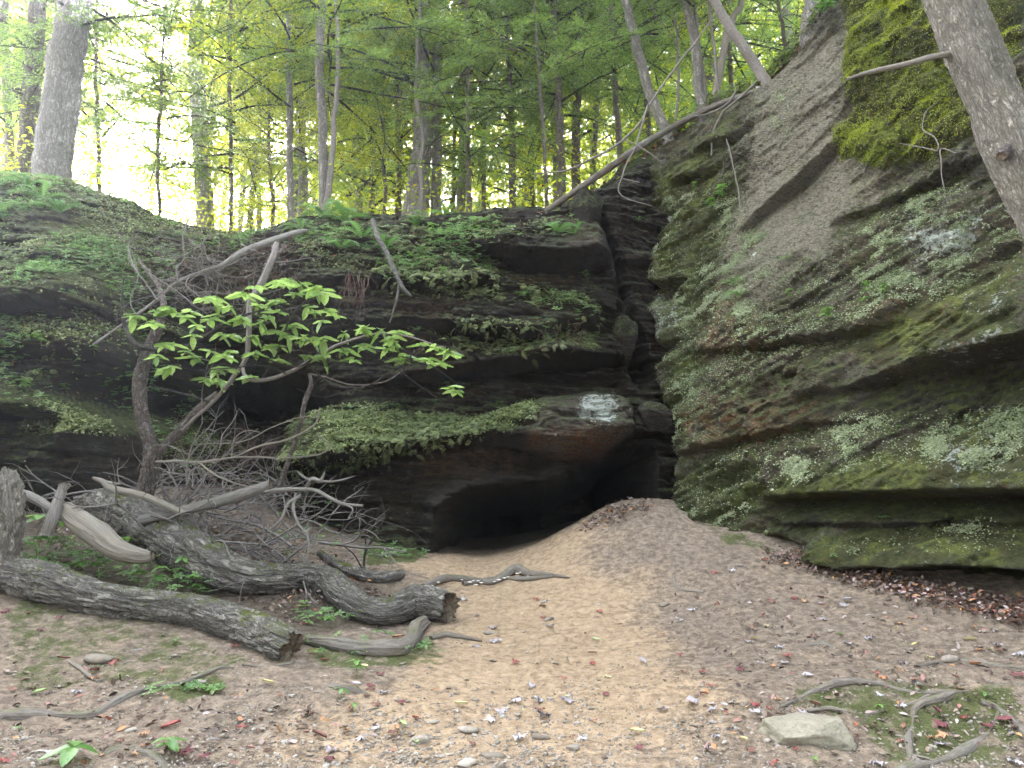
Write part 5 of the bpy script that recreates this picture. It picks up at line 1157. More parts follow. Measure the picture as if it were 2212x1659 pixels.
wl = RKEEP * (1.0 * rmask([(1380, 500), (1450, 440), (1560, 400), (1660, 520), (1760, 560), (1860, 480), (1960, 430), (2060, 420), (2212, 500), (2212, 580), (2000, 640), (1800, 760), (1640, 800), (1560, 950), (1440, 1000), (1420, 800), (1480, 700), (1380, 620)], .2)
      + 1.1 * rmask([(1400, 1110), (1440, 1040), (1560, 985), (1850, 905), (2212, 890), (2212, 1000), (1850, 1010), (1650, 1060), (1580, 1130), (1640, 1150)], .1)
      + 1.1 * rmask([(1480, 760), (1700, 720), (1860, 660), (2000, 640), (1860, 720), (1700, 790), (1560, 830), (1540, 900), (1480, 860)], .08)
      + .9 * rmask([(1790, 1180), (1900, 1150), (2212, 1120), (2212, 1190), (1900, 1190)], .05)
      + .5 * rmask([(1560, 310), (1640, 230), (1700, 260), (1640, 330), (1560, 400)], .1)
      + .9 * rmask([(1680, 200), (1760, 170), (1700, 300), (1660, 260)], .05))
wl = wl * (.03 + clump(RV, 1.6, 805, -.1, .2) * clump(RV, 5, 801, -.05, .2)) * (1 - .9 * RMOSSY) * np.clip(.45 + RUP * 2.2, .08, 1.2)
pos, nn, ii = sample(RV, RN, wl, 85000, rp, .012)
fr = rot_frames(nn * .5 + np.array([0, -.25, .75]), rp, .45)
me = scatter('liverwort', T_QUAD[0] * [1, 1.5, 1], T_QUAD[1], pos, fr, rp.uniform(.010, .026, len(pos)), [M_LIV], rp, extra=np.clip(rp.random(len(pos)) * .6 + .4 * clump(pos, 1.1, 802, -.3, .3), 0, 1))
link('liverwort', me, kind='stuff', label='pale green liverwort crusting the right rock wall')
pos, nn, ii = sample(RV, RN, RKEEP * (RMOSSY + .12 * rmask([(1780, 250), (1900, 0), (2212, 0), (2212, 400), (1800, 450)], .3) * clump(RV, 3, 808, .1, .3)) * (.2 + clump(RV, 4, 803)), 52000, rp, .012)
fr = rot_frames(nn * .6 + np.array([0, -.1, .8]), rp, .5)
me = scatter('bright_moss', T_QUAD[0] * [1, .8, 1], T_QUAD[1], pos, fr, rp.uniform(.014, .030, len(pos)), [M_MOSSB], rp, extra=np.clip(.55 * rp.random(len(pos)) + .45 * clump(pos, 1.6, 804, -.35, .35), 0, 1))
link('bright_moss', me, kind='stuff', label='thick bright yellow green moss cushion high on the right wall')

def bmask(poly, soft=.15, Yd=10.0): return sstep(-soft, soft, poly_sdf(BV[:, 0], BV[:, 2], bxz(poly, Yd)))
bank = np.maximum(bmask([(-60, 380), (110, 400), (260, 470), (300, 560), (280, 700), (260, 860), (-60, 840)], .2, 9.4), bmask([(-60, 320), (110, 350), (260, 430), (420, 480), (560, 490), (500, 530), (260, 540), (-60, 440)], .25, 10.8))
rimb = bmask([(620, 475), (900, 470), (1180, 470), (1290, 470), (1240, 520), (1100, 530), (1000, 560), (1080, 590), (760, 600), (640, 560)], .15, 10.4)
stripe = bmask([(560, 900), (640, 872), (860, 868), (1010, 893), (1150, 840), (1180, 870), (1120, 915), (950, 950), (720, 1000), (560, 1010)], .08, 9.6)
lshelf = bmask([(-60, 850), (120, 850), (230, 890), (230, 925), (120, 925), (-60, 915)], .05, 8.3)
mids = bmask([(760, 590), (1100, 590), (1290, 650), (1300, 690), (1040, 640), (780, 620)], .08, 10.1) + bmask([(850, 700), (1290, 690), (1290, 740), (1100, 760), (860, 735)], .08, 9.9)
hangl = bmask([(210, 880), (290, 920), (290, 1010), (240, 1010), (215, 930)], .05, 8.8)
wb = BKEEP * (bank * .8 + rimb * .9 + stripe * 2.2 + lshelf * 2.4 + mids * .9 + hangl * 2) * (.02 + clump(BV, 1.5, 811, -.02, .25)) * np.clip(.35 + BUP * 2, .12, 1.3)
pos, nn, ii = sample(BV, BN, wb, 36000, rp, .02)
fr = rot_frames(nn * .3 + np.array([0, -.2, .9]), rp, .4)
me = scatter('ledge_plants', T_QUAD[0] * [1, 1.5, 1], T_QUAD[1], pos, fr, rp.uniform(.018, .05, len(pos)), [M_LEDGE], rp, extra=np.clip(.6 * rp.random(len(pos)) + .5 * clump(pos, .9, 812, -.3, .4), 0, 1))
link('ledge_plants', me, kind='stuff', label='tiny leafy plants covering the cliff ledges')
pos, nn, ii = sample(BV, BN, BKEEP * (bank * 1.3 + rimb * .9 + hangl * 2 + mids * .25 + .3 * lshelf) * (.02 + clump(BV, 1.2, 813, -.02, .3)), 3600, rp, .05)
fr = rot_frames(np.repeat([[0, -.25, 1.0]], len(pos), 0), rp, .25)
me = scatter('bank_plants', T_WHORL[0], T_WHORL[1], pos, fr, rp.uniform(.03, .075, len(pos)), [ML_PLANT], rp)
link('bank_plants', me, kind='stuff', label='creeping leafy plants on the left bank and rim')
pos, nn, ii = sample(BV, BN, BKEEP * (stripe * 2.6 + mids * 2.0 + rimb * .8 + bank * .15) * (.1 + clump(BV, 1.8, 814, -.1, .3)), 2300, rp, .02)
ax = nn * .8 + rp.normal(0, .5, nn.shape) + np.array([0, -.2, .3])
me = scatter('small_ferns', T_FERN[0], T_FERN[1], pos, rot_frames(nn * .4 + np.array([0, 0, .8]), rp, .3, ax), rp.uniform(.07, .16, len(pos)), [ML_FERN if False else M_LEDGE], rp)
link('small_ferns', me, kind='stuff', label='small ferns fringing the mossy ledges')

# individual ferns
FROND = []
for k in range(3):
    V, F = pinnate_t(13, .26 + .04 * k); x = V[:, 0]; V = V.copy(); V[:, 2] = .35 * np.sin(x * 2.2) - .42 * x * x + (V[:, 2] + .35 * x * x) * .6
    FROND.append(np_mesh('frond', V, F, True, mats=[ML_FERN]))
def fern(v, s, lab, n=7, fan=6.28, a0=0.0, lift=0.0):
    t = thing('fern', lab, 'fern', v, 'ferns on the rim and ledges')
    for j in range(n):
        o = bpy.data.objects.new('frond', FROND[j % 3]); SC.collection.objects.link(o); o.parent = t
        yaw = a0 + fan * (j / n) + rw.uniform(-.25, .25)
        o.matrix_local = Matrix.Rotation(yaw, 4, 'Z') @ Matrix.Rotation(rw.uniform(-.35, .05) - lift, 4, 'Y') @ Matrix.Scale(s * rw.uniform(.75, 1.1), 4)
fl = [(700, 470, .55, 'large fern just left of the middle of the rim'), (745, 480, .6, 'tall fern behind the leafy boughs on the rim'), (780, 520, .5, 'fern spilling over the rim above the hanging rootlets'), (735, 540, .45, 'fern low on the rim left of the rootlets'),
      (830, 545, .42, 'fern beside the forked hanging branch'), (650, 500, .4, 'fern at the end of the long grey bough'), (960, 465, .35, 'fern on the rim below the straight pale trunk'), (900, 490, .35, 'fern among leaves on the middle of the rim'),
      (1205, 500, .36, 'bright fern tuft at the foot of the sloping log'), (1240, 505, .3, 'smaller bright fern right of the tuft at the log foot'), (90, 430, .5, 'fern below the massive left trunk'), (130, 460, .45, 'lower fern below the massive left trunk'), (60, 400, .45, 'fern on the bank edge at the far left'),
      (560, 655, .32, 'bluish fern behind the pale leaning stem'), (1600, 640, .24, 'light green fern on the liverwort of the right wall'), (1585, 615, .2, 'smaller fern above the light green one on the wall'), (1700, 560, .12, 'tiny fern on the bare grey rock'),
      (1180, 735, .22, 'fern hanging from the right half of the middle ledge'), (1130, 640, .2, 'fern on the upper middle ledge'), (1030, 730, .2, 'fern on the left half of the middle ledge'), (900, 715, .2, 'fern at the left end of the middle ledge'), (940, 870, .2, 'fern on the mossy block left of its hump'),
      (860, 880, .2, 'fern on the mossy block under the right leaf tips'), (1070, 880, .22, 'fern at the foot of the lichened hump'), (760, 885, .2, 'fern on the left part of the mossy block'), (660, 1070, .18, 'fern in shade by the gnarled branch'), (1030, 560, .22, 'fern under the upper slab'), (1380, 475, .14, 'small fern high on the wall beside the crack')]
for (x, y, s, lab) in fl:
    h = hit(x, y)
    if h is None: continue
    fern(np.array(h[0]) + np.array(h[2]) * .01, s, lab, 7 if s > .3 else 5, 6.28)

# seedlings: stem and leaves
SEED = [leaf_mesh('leaf', 1.0, .27, 5, .2, .22, .01, k, [ML_PLANT_O]) for k in range(3)]
M_STEM = mat_leaf('plant_stem', (.10, .13, .05), (.16, .17, .07), .0, .6)
def seedling(v, h, ls, n, lab, tiers=1, lean=(0, 0), group='seedlings sprouting from the ground and rock'):
    t = thing('seedling', lab, 'plant', v, group)
    top = np.array([lean[0] * h, lean[1] * h, h]); pts = np.array([v + [0, 0, -.01], v + top * .5 + [0, .0, 0], v + top])
    child('stem', t, tube(pts, np.array([.003, .0025, .0015]) * (1 + ls * 4), 5, .05), M_STEM)
    for k in range(tiers):
        c = v + top * (1 - .35 * k); a0 = rw.uniform(0, 6)
        for j in range(n):
            place_leaf(SEED[(j + k) % 3], t, c, a0 + 6.283 * j / n + rw.uniform(-.2, .2), rw.uniform(-.25, .25), rw.uniform(-.2, .2), ls * rw.uniform(.75, 1.1))
sl = [(1905, 1130, .09, .085, 5, 'broad leaved seedling on the dark recess of the lowest wall bed', 1), (1800, 1200, .05, .05, 4, 'small yellow green seedling at the left end of the lowest bed', 2), (1935, 925, .05, .055, 5, 'five leaved seedling on the ledge in mid wall', 1), (2075, 935, .04, .045, 4, 'small seedling on the ledge right of the five leaved one', 1),
      (1780, 690, .14, .10, 5, 'long leaved plant leaning out of the mid wall pocket', 2), (1870, 650, .2, .075, 4, 'leafy plant with rounded leaves above the mid wall ledge', 3), (1910, 640, .15, .07, 4, 'second rounded leaf plant close right of the first', 2), (1700, 640, .1, .07, 3, 'small yellowish plant left of the mid wall pocket', 2),
      (1550, 430, .18, .11, 5, 'bright broad leaved plant growing from the upper wall', 2), (1530, 450, .15, .09, 5, 'second bright plant just left on the upper wall', 2), (1500, 410, .12, .06, 4, 'smaller bright plant above on the upper wall', 2),
      (1270, 600, .12, .08, 5, 'bright seedling leaning out at the corner crack', 2), (1215, 690, .06, .07, 5, 'pale seedling on the middle ledge near the corner', 1), (1170, 625, .05, .06, 4, 'pale seedling on the upper ledge near the corner', 1), (960, 590, .12, .07, 5, 'yellow green seedling under the rim left of the slab', 2), (885, 560, .14, .07, 5, 'seedling beside the upper end of the forked branch', 2),
      (970, 850, .2, .10, 4, 'plant with big drooping leaves on the mossy block', 3), (1255, 945, .05, .05, 4, 'tiny seedling on the underside of the lichened hump', 1),
      (770, 1455, .11, .085, 4, 'seedling with one yellow leaf by the dark knotted roots', 2), (735, 1502, .06, .065, 4, 'light green seedling on the dark knotted roots', 1), (762, 1530, .05, .05, 4, 'lower small seedling below the knotted roots', 1), (710, 1352, .1, .10, 5, 'broad seedling right of the near log end', 1),
      (160, 1640, .08, .19, 4, 'big green leaves pushing up at the near left edge', 1), (365, 1622, .08, .10, 4, 'pale green seedling beside the brown leaves at lower left', 2), (40, 1575, .03, .04, 3, 'little round leaved seedling below the long root', 1), (1902, 1530, .04, .05, 4, 'tiny green seedling on the mossy hump', 1), (1760, 1640, .03, .035, 4, 'tiny seedling in front of the flat grey rock', 1),
      (2130, 1500, .03, .05, 4, 'tiny seedling beside the right edge roots', 1), (430, 1346, .05, .055, 4, 'small seedling against the front of the nearest log', 1), (468, 1366, .05, .05, 4, 'next seedling along the front of the nearest log', 1), (378, 1385, .04, .04, 4, 'pale seedling on the dirt before the nearest log', 1),
      (75, 1240, .30, .13, 6, 'tallest leafy plant behind the nearest log', 3), (130, 1215, .22, .12, 5, 'broad leaved plant in front of the split log', 2), (180, 1255, .16, .09, 5, 'leafy plant on top edge of the nearest log', 2), (215, 1262, .18, .09, 5, 'leafy plant between split log and nearest log', 2), (255, 1240, .2, .08, 5, 'leafy plant near the lower end of the split log', 2),
      (300, 1268, .14, .08, 5, 'plant behind the middle of the nearest log', 2), (340, 1275, .13, .08, 5, 'plant just right of the log middle', 2), (385, 1262, .15, .085, 5, 'taller plant behind the log right of its middle', 2), (430, 1290, .12, .075, 5, 'plant nearest the right part of the near log', 2), (690, 1330, .06, .08, 5, 'seedling under the bend of the wavy log', 1),
      (680, 1120, .25, .07, 5, 'round leaved sprig beside the gnarled branch', 3), (720, 1090, .3, .06, 5, 'higher round leaved sprig beside the gnarled branch', 3), (620, 1200, .1, .07, 4, 'sprig in the shade behind the wavy log', 2), (775, 1165, .12, .07, 4, 'little shrub at the mossy cliff foot', 2),
      (205, 760, .1, .08, 5, 'pale leaved plant on the bank beside the scaly trunk', 2), (240, 630, .15, .09, 5, 'light leaved plant on the left bank slope', 2), (60, 840, .12, .09, 5, 'plant hanging above the left moss shelf', 2), (150, 850, .14, .09, 5, 'trailing plant above the right of the left moss shelf', 2), (90, 740, .12, .09, 5, 'plant in the dark recess of the left bank', 2),
      (900, 480, .18, .10, 5, 'large leaved plant on the rim by the furrowed trunk', 2), (935, 505, .15, .10, 5, 'large leaved plant below the rim by the furrowed trunk', 2), (1690, 90, .2, .12, 5, 'leafy plant on the rim right of the crooked birch', 3), (1650, 110, .2, .11, 5, 'leafy plant under the crooked birch', 3), (1790, 30, .25, .16, 5, 'broad leaved plant beside the stout top trunk', 2), (1720, 80, .15, .10, 4, 'leafy plant below the stout top trunk', 2)]
for (x, y, h_, ls, n, lab, ti) in sl:
    q = hit(x, y + 6)
    if q is None: continue
    v = np.array(q[0])
    if x < 460 and 1200 < y < 1300: h_ *= 1.9; ls *= 1.35
    if abs(q[2][2]) < .6 and ls < .15: seedling(v, h_, ls, n, lab, ti, (rw.uniform(-.4, .2), -.7))
    else: seedling(v, h_, ls, n, lab, ti, (rw.uniform(-.2, .2), -.1))

pw = []
for (x0, y0, x1, y1, n_, h0, h1) in ((40, 1205, 470, 1300, 150, .04, .24), (90, 1190, 240, 1260, 50, .1, .3), (640, 1315, 760, 1350, 24, .02, .08), (780, 1178, 925, 1208, 60, .01, .05), (600, 1080, 730, 1230, 46, .05, .35), (640, 1385, 960, 1420, 30, .02, .08), (330, 1480, 480, 1500, 24, .01, .03)):
    for k in range(n_):
        x = rp.uniform(x0, x1); y = rp.uniform(y0, y1)
        if x0 == 40: y = 1225 + (x - 40) * .16 + rp.normal(0, 14)
        v = on_ground(x, y); pw.append(v + np.array([rp.normal(0, .03), rp.normal(0, .03), rp.uniform(h0, h1)]))
pw = np.array(pw)
me = scatter('weeds', T_WHORL[0], T_WHORL[1], pw, rot_frames(np.repeat([[0, -.15, 1.0]], len(pw), 0), rp, .25), rp.uniform(.04, .085, len(pw)), [ML_PLANT], rp)
link('weeds', me, kind='stuff', label='small leafy weeds growing between the logs and brush')

# thin bare shrub at the cliff foot
one('bare_shrub', 'thin bare forked shrub standing by the mossy cliff foot', 'shrub', [tube(*path_at(q), 7, .03, wob=.01) for q in ([(785, 1240, 8.7, 3), (790, 1190, 8.7, 2.5), (815, 1150, 8.7, 2), (830, 1110, 8.7, 1.5), (822, 1075, 8.7, 1)], [(790, 1190, 8.7, 2), (790, 1140, 8.7, 1.5), (805, 1120, 8.7, 1)], [(786, 1235, 8.7, 2), (765, 1200, 8.7, 1.5), (740, 1180, 8.7, 1)])], MB_DARK)

# ------------------------------------------------------------------ stones
def ico(sub):
    import bmesh
    bm = bmesh.new(); bmesh.ops.create_icosphere(bm, subdivisions=sub, radius=1.0); bm.verts.ensure_lookup_table()
    V = np.array([v.co[:] for v in bm.verts]); F = np.array([[v.index for v in f.verts] for f in bm.faces]); bm.free(); return V, F
ICO1, ICO2, ICO4, ICO5 = ico(1), ico(2), ico(4), ico(5)
def stone(V, rng, cuts=9, lo=.55, hi=.9, rough=.03, freq=3):
    V = V.copy()
    for _ in range(cuts):
        n = rng.normal(0, 1, 3); n /= np.linalg.norm(n); d = rng.uniform(lo, hi); h = V @ n; V = V - np.clip(h - d, 0, None)[:, None] * n
    s = rng.uniform(0, 50); return V * (1 + rough * fbm(V[:, 0] * freq + s, V[:, 1] * freq, V[:, 2] * freq, 4, 900))[:, None]
def mat_stone(name, c0, c1, rnd):
    b = NB(name); p = b.obj(); r = b.n('ObjectInfo').outputs['Random'] if rnd == 'obj' else b.attr('rnd')
    n = b.noise(b.pos(), 22, 6, .7); col = b.mix(r, c0, c1); col = b.mix(b.rng(n, .3, .7, 0, .6), col, b.mix(.5, c0, (.05, .042, .035)))
    return b.done(b.bsdf(col, .85, b.bump(n, .6, .01), .25))
MS_P = mat_stone('pebble', (.14, .11, .085), (.42, .37, .31), 'attr'); MS_O = mat_stone('loose_stone', (.18, .145, .11), (.36, .31, .26), 'obj')
def mat_bigrock():
    b = NB('slab_rock'); p = b.pos(); n = b.noise(p, 5, 8, .7); n2 = b.noise(p, 40, 5, .7)
    nz = b.n('SeparateXYZ', {0: b.n('NewGeometry').outputs['Normal']}).outputs[2]
    col = b.mix(n, (.15, .13, .095), (.33, .285, .215)); col = b.mix(b.rng(n2, .45, .7, 0, .5), col, (.07, .065, .05))
    col = b.mix(b.math('MULTIPLY', b.rng(b.noise(p, 7, 5), .45, .62), .2), col, (.09, .11, .05))
    return b.done(b.bsdf(col, .85, b.bump(b.math('ADD', n, b.math('MULTIPLY', n2, .4)), .8, .02), .25))
LAND = [(1765, 1585, 'flat topped rock'), (975, 1310, 'sawn end of the wavy log'), (620, 1400, 'right end of the nearest log'), (1080, 1245, 'humped root with mushrooms'), (1437, 1307, 'pale oblong stone'), (1050, 1200, 'cave mouth'), (1178, 1551, 'large blackened leaf'), (1750, 1400, 'twisted root patch'), (2053, 1425, 'mossy humped stone'),
        (2050, 1640, 'thick ridged root'), (200, 1548, 'long left root'), (437, 1474, 'mauve oval stone'), (760, 1495, 'dark knotted roots'), (369, 1573, 'lone red oval leaf'), (800, 1395, 'curved mossy root'), (1740, 1215, 'low left end of the wall'), (216, 1425, 'sunken flat stone'), (1012, 1577, 'rounded brown stone'), (1287, 1386, 'largest pale green leaf'),
        (1900, 1482, 'arching root'), (160, 1640, 'big green leaves'), (1241, 1618, 'pale stone at path bottom'), (909, 1602, 'dark flat stone'), (1200, 1433, 'flat brown stone'), (1185, 1340, 'half buried stone'), (1540, 1560, 'reddish wedge stone'), (2100, 1300, 'leaf drift under the wall'), (1560, 1230, 'corner mound'), (2170, 1559, 'largest maroon leaf')]
def near_what(x, y):
    q = min(LAND, key=lambda l: (l[0] - x) ** 2 + ((l[1] - y) * 1.8) ** 2); dx, dy = x - q[0], (y - q[1]) * 1.8; d = math.hypot(dx, dy)
    side = ('right of' if dx > 0 else 'left of') if abs(dx) > abs(dy) else ('nearer than' if dy > 0 else 'just beyond')
    return side + ' the ' + q[2]
rs = np.random.default_rng(55)
c = on_ground(1765, 1612); V = ICO5[0].copy()
for n_, d_ in (((0, -.05, 1), .5), ((-.35, -.5, .75), .62), ((.45, -.55, .45), .66), ((-.85, -.35, .1), .82), ((.9, -.1, .25), .80), ((.15, -1, -.1), .72), ((-.5, .6, .5), .8), ((.5, .7, .4), .8), ((-.3, -.8, -.4), .7), ((0.2, -.7, .7), .68)):
    n_ = np.array(n_, float); n_ /= np.linalg.norm(n_); h = V @ n_; V = V - np.clip(h - d_, 0, None)[:, None] * n_ * .96
V = V * (1 + .06 * fbm(V[:, 0] * 3, V[:, 1] * 3, V[:, 2] * 5, 5, 910, .6) + .02 * blocks(V[:, 0] + V[:, 1], V[:, 2], 2, 6, 911))[:, None] * [.30, .20, .165]
link('flat_rock', np_mesh('flat_rock', V, ICO5[1], True, mats=[mat_bigrock()]), None, c + np.array([0, .12, .035]), label='large flat topped greenish grey rock on the dirt at lower right', category='rock')
STM = []
for k in range(8):
    V = stone(ICO2[0], rs, 9, .5, .85, .05) * [1, rs.uniform(.55, .85), rs.uniform(.35, .6)]; STM.append(np_mesh('loose_stone', V, ICO2[1], True, mats=[MS_O]))
spec = [(1437, 1307, 15, 'pale oblong stone by itself on the right of the path'), (1012, 1577, 27, 'rounded brown stone low in the middle of the path'), (1169, 1595, 24, 'broad brown stone half buried near the bottom of the path'), (909, 1602, 26, 'dark flat stone left of the path bottom'),
        (1068, 1634, 26, 'wide buff stone at the bottom of the path'), (1010, 1652, 24, 'grey slab stone at the bottom edge of the path'), (1241, 1618, 22, 'pale stone right of the bottom of the path'), (2053, 1425, 24, 'mossy humped stone between roots on the right'), (1797, 1364, 10, 'small dark grey stone above the twisted root patch'),
        (216, 1425, 38, 'flat greenish stone sunk in the dirt before the logs'), (437, 1474, 12, 'mauve oval stone on the long left root'), (1185, 1340, 14, 'half buried stone in the upper path'), (1057, 1368, 16, 'low brown stone at the left side of the path'), (870, 1435, 9, 'upper of two small stones under the curved root'), (872, 1442, 9, 'lower of two small stones under the curved root'),
        (1540, 1560, 11, 'reddish wedge stone left of the flat topped rock'), (1660, 1600, 11, 'dark blue grey stone touching the flat topped rock'), (1560, 1550, 9, 'grey pebble left of the reddish wedge stone'), (1200, 1433, 10, 'flat brown stone mid path'), (285, 1580, 16, 'brown stone beside the orange leaf at lower left'), (940, 1560, 14, 'long grey stone among pebbles left of the path')]
for i, (x, y, rpx, lab) in enumerate(spec):
    v = on_ground(x, y); s = rpx * m_per_px(v[1], y)
    o = link('loose_stone', STM[i % 8], None, v + np.array([0, 0, s * .08]), label=lab, category='stone'); o.scale = (s, s, s * .9); o.rotation_euler = (rs.normal(0, .1), rs.normal(0, .1), rs.uniform(-.5, .5))
for i in range(170):
    if i < 110: x, y = rs.normal(960, 190), 1655 - abs(rs.normal(0, 95))
    else: x, y = rs.uniform(0, 2200), rs.uniform(1350, 1655)
    v = on_ground(x, y); s = rs.uniform(4, 10) * m_per_px(v[1], y)
    where = 'on the gravelly bottom of the path' if 700 < x < 1300 and y > 1500 else ('on the dirt in front of the logs' if x < 700 else ('on the dirt right of the path' if x > 1350 else 'on the middle of the path'))
    o = link('loose_stone', STM[rs.integers(8)], None, v + np.array([0, 0, s * .1]), label='small rounded buff stone ' + near_what(x, y), category='stone', group='small stones ' + near_what(x, y)); o.scale = (s, s, s * .8); o.rotation_euler = (rs.normal(0, .2), rs.normal(0, .2), rs.uniform(0, 6))
gpx = []
while len(gpx) < 8500:
    x = rs.uniform(-60, 2270, 4000); y = 1665 - np.abs(rs.normal(0, 170, 4000)); dn = .25 + .75 * sstep(-.1, .3, fbm(x / 90, y / 45, 0 * x, 3, 920)) + .9 * np.exp(-((x - 950) / 260) ** 2 - ((y - 1620) / 70) ** 2)
    k = rs.random(4000) < dn * .6
    gpx += list(zip(x[k], y[k]))
gpx = np.array(gpx[:8500]); 
def Gmany(x, y):
    u = np.clip((x + 9) / .04, 0, len(_gxs) - 1.001); v = np.clip((y + 1) / .04, 0, len(_gys) - 1.001); i = u.astype(int); j = v.astype(int); u = u - i; v = v - j
    return (_GG[i, j] * (1 - v) + _GG[i, j + 1] * v) * (1 - u) + (_GG[i + 1, j] * (1 - v) + _GG[i + 1, j + 1] * v) * u
def on_ground_many(px, py):
    dx = (px - 1106) / 1106 * TH; yn = (829.5 - py) / 829.5 * TV; d = np.stack([dx, cp - yn * sp, sp + yn * cp], -1); t = np.full(len(px), 3.0)
    for _ in range(160):
        v = CAM + d * t[:, None]; above = v[:, 2] - Gmany(v[:, 0], v[:, 1]); t = t + np.clip(above, -.1, .3) * .8
    return CAM + d * t[:, None]
pos = on_ground_many(gpx[:, 0], gpx[:, 1]); ok = (pos[:, 1] < 10) & (pos[:, 1] > 3.5); pos = pos[ok]; n = len(pos)
me = scatter('gravel', stone(ICO1[0], rs, 4, .6, .9, .05) * [1, .75, .5], ICO1[1], pos, rot_frames(np.repeat([[0, 0, 1.0]], n, 0), rs, .3), rs.gamma(2.2, .0028, n) + .003, [MS_P], rs, True)
link('gravel', me, kind='stuff', label='small buff gravel strewn over the dirt')

# ------------------------------------------------------------------ fallen leaves
def maple(seed, curl):
    rng = np.random.default_rng(seed); ang = []; 
    tips = [(-2.25, .55), (-1.15, .85), (0, 1.0), (1.15, .85), (2.25, .55)]
    out = []
    for i, (a, r) in enumerate(tips):
        out += [(a - .24, r * .62), (a - .13, r * .70), (a, r), (a + .13, r * .70), (a + .24, r * .62)]
        if i < 4: out.append(((a + tips[i + 1][0]) / 2, .42))
    out = [(-2.75, .22)] + out + [(2.75, .22)]
    V = [(0, 0, 0)] + [(r * math.cos(a) * .5, r * math.sin(a) * .5, 0) for a, r in out]; V = np.array(V)
    V[:, 2] = curl * (V[:, 0] ** 2 * 1.2 + (V[:, 1] ** 2) * (1.6 if seed % 2 else -1.2)) + .05 * rng.normal(0, 1, len(V)) * (1 if curl else 0)
    F = np.array([(0, i, i + 1) for i in range(1, len(V) - 1)]); b = len(V)
    V = np.vstack([V, [(-.03, .012, 0), (-.03, -.012, 0), (-.62, .0, .06)]]); F = np.vstack([F, [(b, b + 2, b + 1)]])
    return V, F
def oval(seed, curl):
    V = []; n = 6
    for i in range(n + 1):
        t = i / n; w_ = .2 * math.sin(math.pi * t) ** .8; V += [(t - .5, w_, curl * (w_ * 1.5 + (t - .5) ** 2)), (t - .5, 0, 0), (t - .5, -w_, curl * (w_ * 1.5 + (t - .5) ** 2))]
    V = np.array(V); return V, grid_faces(n + 1, 3)
def mat_dry(name, c0, c1, rnd='obj'):
    b = NB(name); r = b.n('ObjectInfo').outputs['Random'] if rnd == 'obj' else b.attr('rnd')
    n = b.noise(b.obj(), 5, 4, .7); col = b.mix(r, c0, c1); col = b.mix(b.rng(n, .45, .75, 0, .5), col, b.mix(.5, c0, (.04, .025, .02)))
    return b.done(b.n('MixShader', {0: .15, 1: b.bsdf(col, .6, None, .3), 2: b.n('BsdfTranslucent', {'Color': col}).outputs[0]}).outputs[0])
DRY = {'pale': mat_dry('pale_dry_leaf', (.32, .28, .285), (.50, .46, .47)), 'red': mat_dry('red_leaf', (.24, .05, .045), (.36, .13, .10)), 'brown': mat_dry('brown_leaf', (.12, .05, .04), (.28, .14, .10)),
       'orange': mat_dry('orange_leaf', (.38, .18, .09), (.44, .28, .16)), 'yellow': mat_dry('yellow_leaf', (.48, .42, .18), (.55, .5, .28)), 'green': mat_dry('green_fallen_leaf', (.3, .38, .15), (.45, .5, .3)), 'dark': mat_dry('dark_leaf', (.05, .045, .05), (.09, .08, .085)), 'maroon': mat_dry('maroon_leaf', (.13, .035, .04), (.2, .07, .07))}
LM = {}
for k, m in DRY.items():
    LM[k] = [np_mesh('fallen_leaf', *maple(s, cu), True, mats=[m]) for s, cu in ((1, .25), (2, .15), (3, -.2), (4, .4))] + [np_mesh('fallen_leaf', *oval(9, .5), True, mats=[m])]
WORD = {'pale': 'pale silvery mauve maple leaf', 'red': 'bright red maple leaf', 'brown': 'dry brown leaf', 'orange': 'orange leaf', 'yellow': 'yellow leaf', 'green': 'pale green fallen leaf', 'dark': 'blackened maple leaf', 'maroon': 'dark maroon leaf'}
NUM = {}
def fallen(x, y, k, s=None, oval_=False, lab=None):
    v = on_ground(x, y)
    if v[1] > 10.2: return
    s = s * 1.05 if s else rs.uniform(.08, .14)
    where = ('on the sandy path' if 850 < x < 1480 else 'on the dirt before the logs' if x <= 850 and y > 1400 else 'beside the logs' if x <= 850 else 'under the rock wall' if y < 1300 + (x - 2212) * .1 + 40 else 'on the dirt right of the path')
    o = link('fallen_leaf', LM[k][4] if oval_ else LM[k][rs.integers(4)], None, v + np.array([0, 0, .012 + s * .06]), label=lab or (WORD[k] + ' lying ' + near_what(x, y)), category='leaf', group=WORD[k].replace('leaf', 'leaves') + ' ' + near_what(x, y))
    o.scale = (s, s, s); o.rotation_euler = (rs.normal(0, .15), rs.normal(0, .15), rs.uniform(0, 6.28))
for x, y in ((1187, 1355), (1073, 1389), (1025, 1400), (1151, 1487), (1115, 1519), (1161, 1514), (1230, 1517), (1086, 1544), (1259, 1602), (1124, 1600), (1062, 1560), (1068, 1359), (1003, 1299), (1172, 1303), (1496, 1321), (1433, 1535), (1471, 1343), (1392, 1431), (1585, 1235), (1693, 1436), (1740, 1461), (1779, 1341), (1822, 1310), (1684, 1402), (1873, 1382), (1833, 1393), (1540, 1537), (1639, 1541), (1736, 1546), (1547, 1596), (1668, 1566), (2157, 1397), (2204, 1418), (2031, 1613), (2190, 1650), (1896, 1656), (1947, 1436), (1943, 1530), (716, 1627), (166, 1499), (1600, 1225), (1620, 1390), (1500, 1520), (825, 1500), (780, 1600), (960, 1330)):
    fallen(x, y, 'pale', rs.uniform(.10, .145))
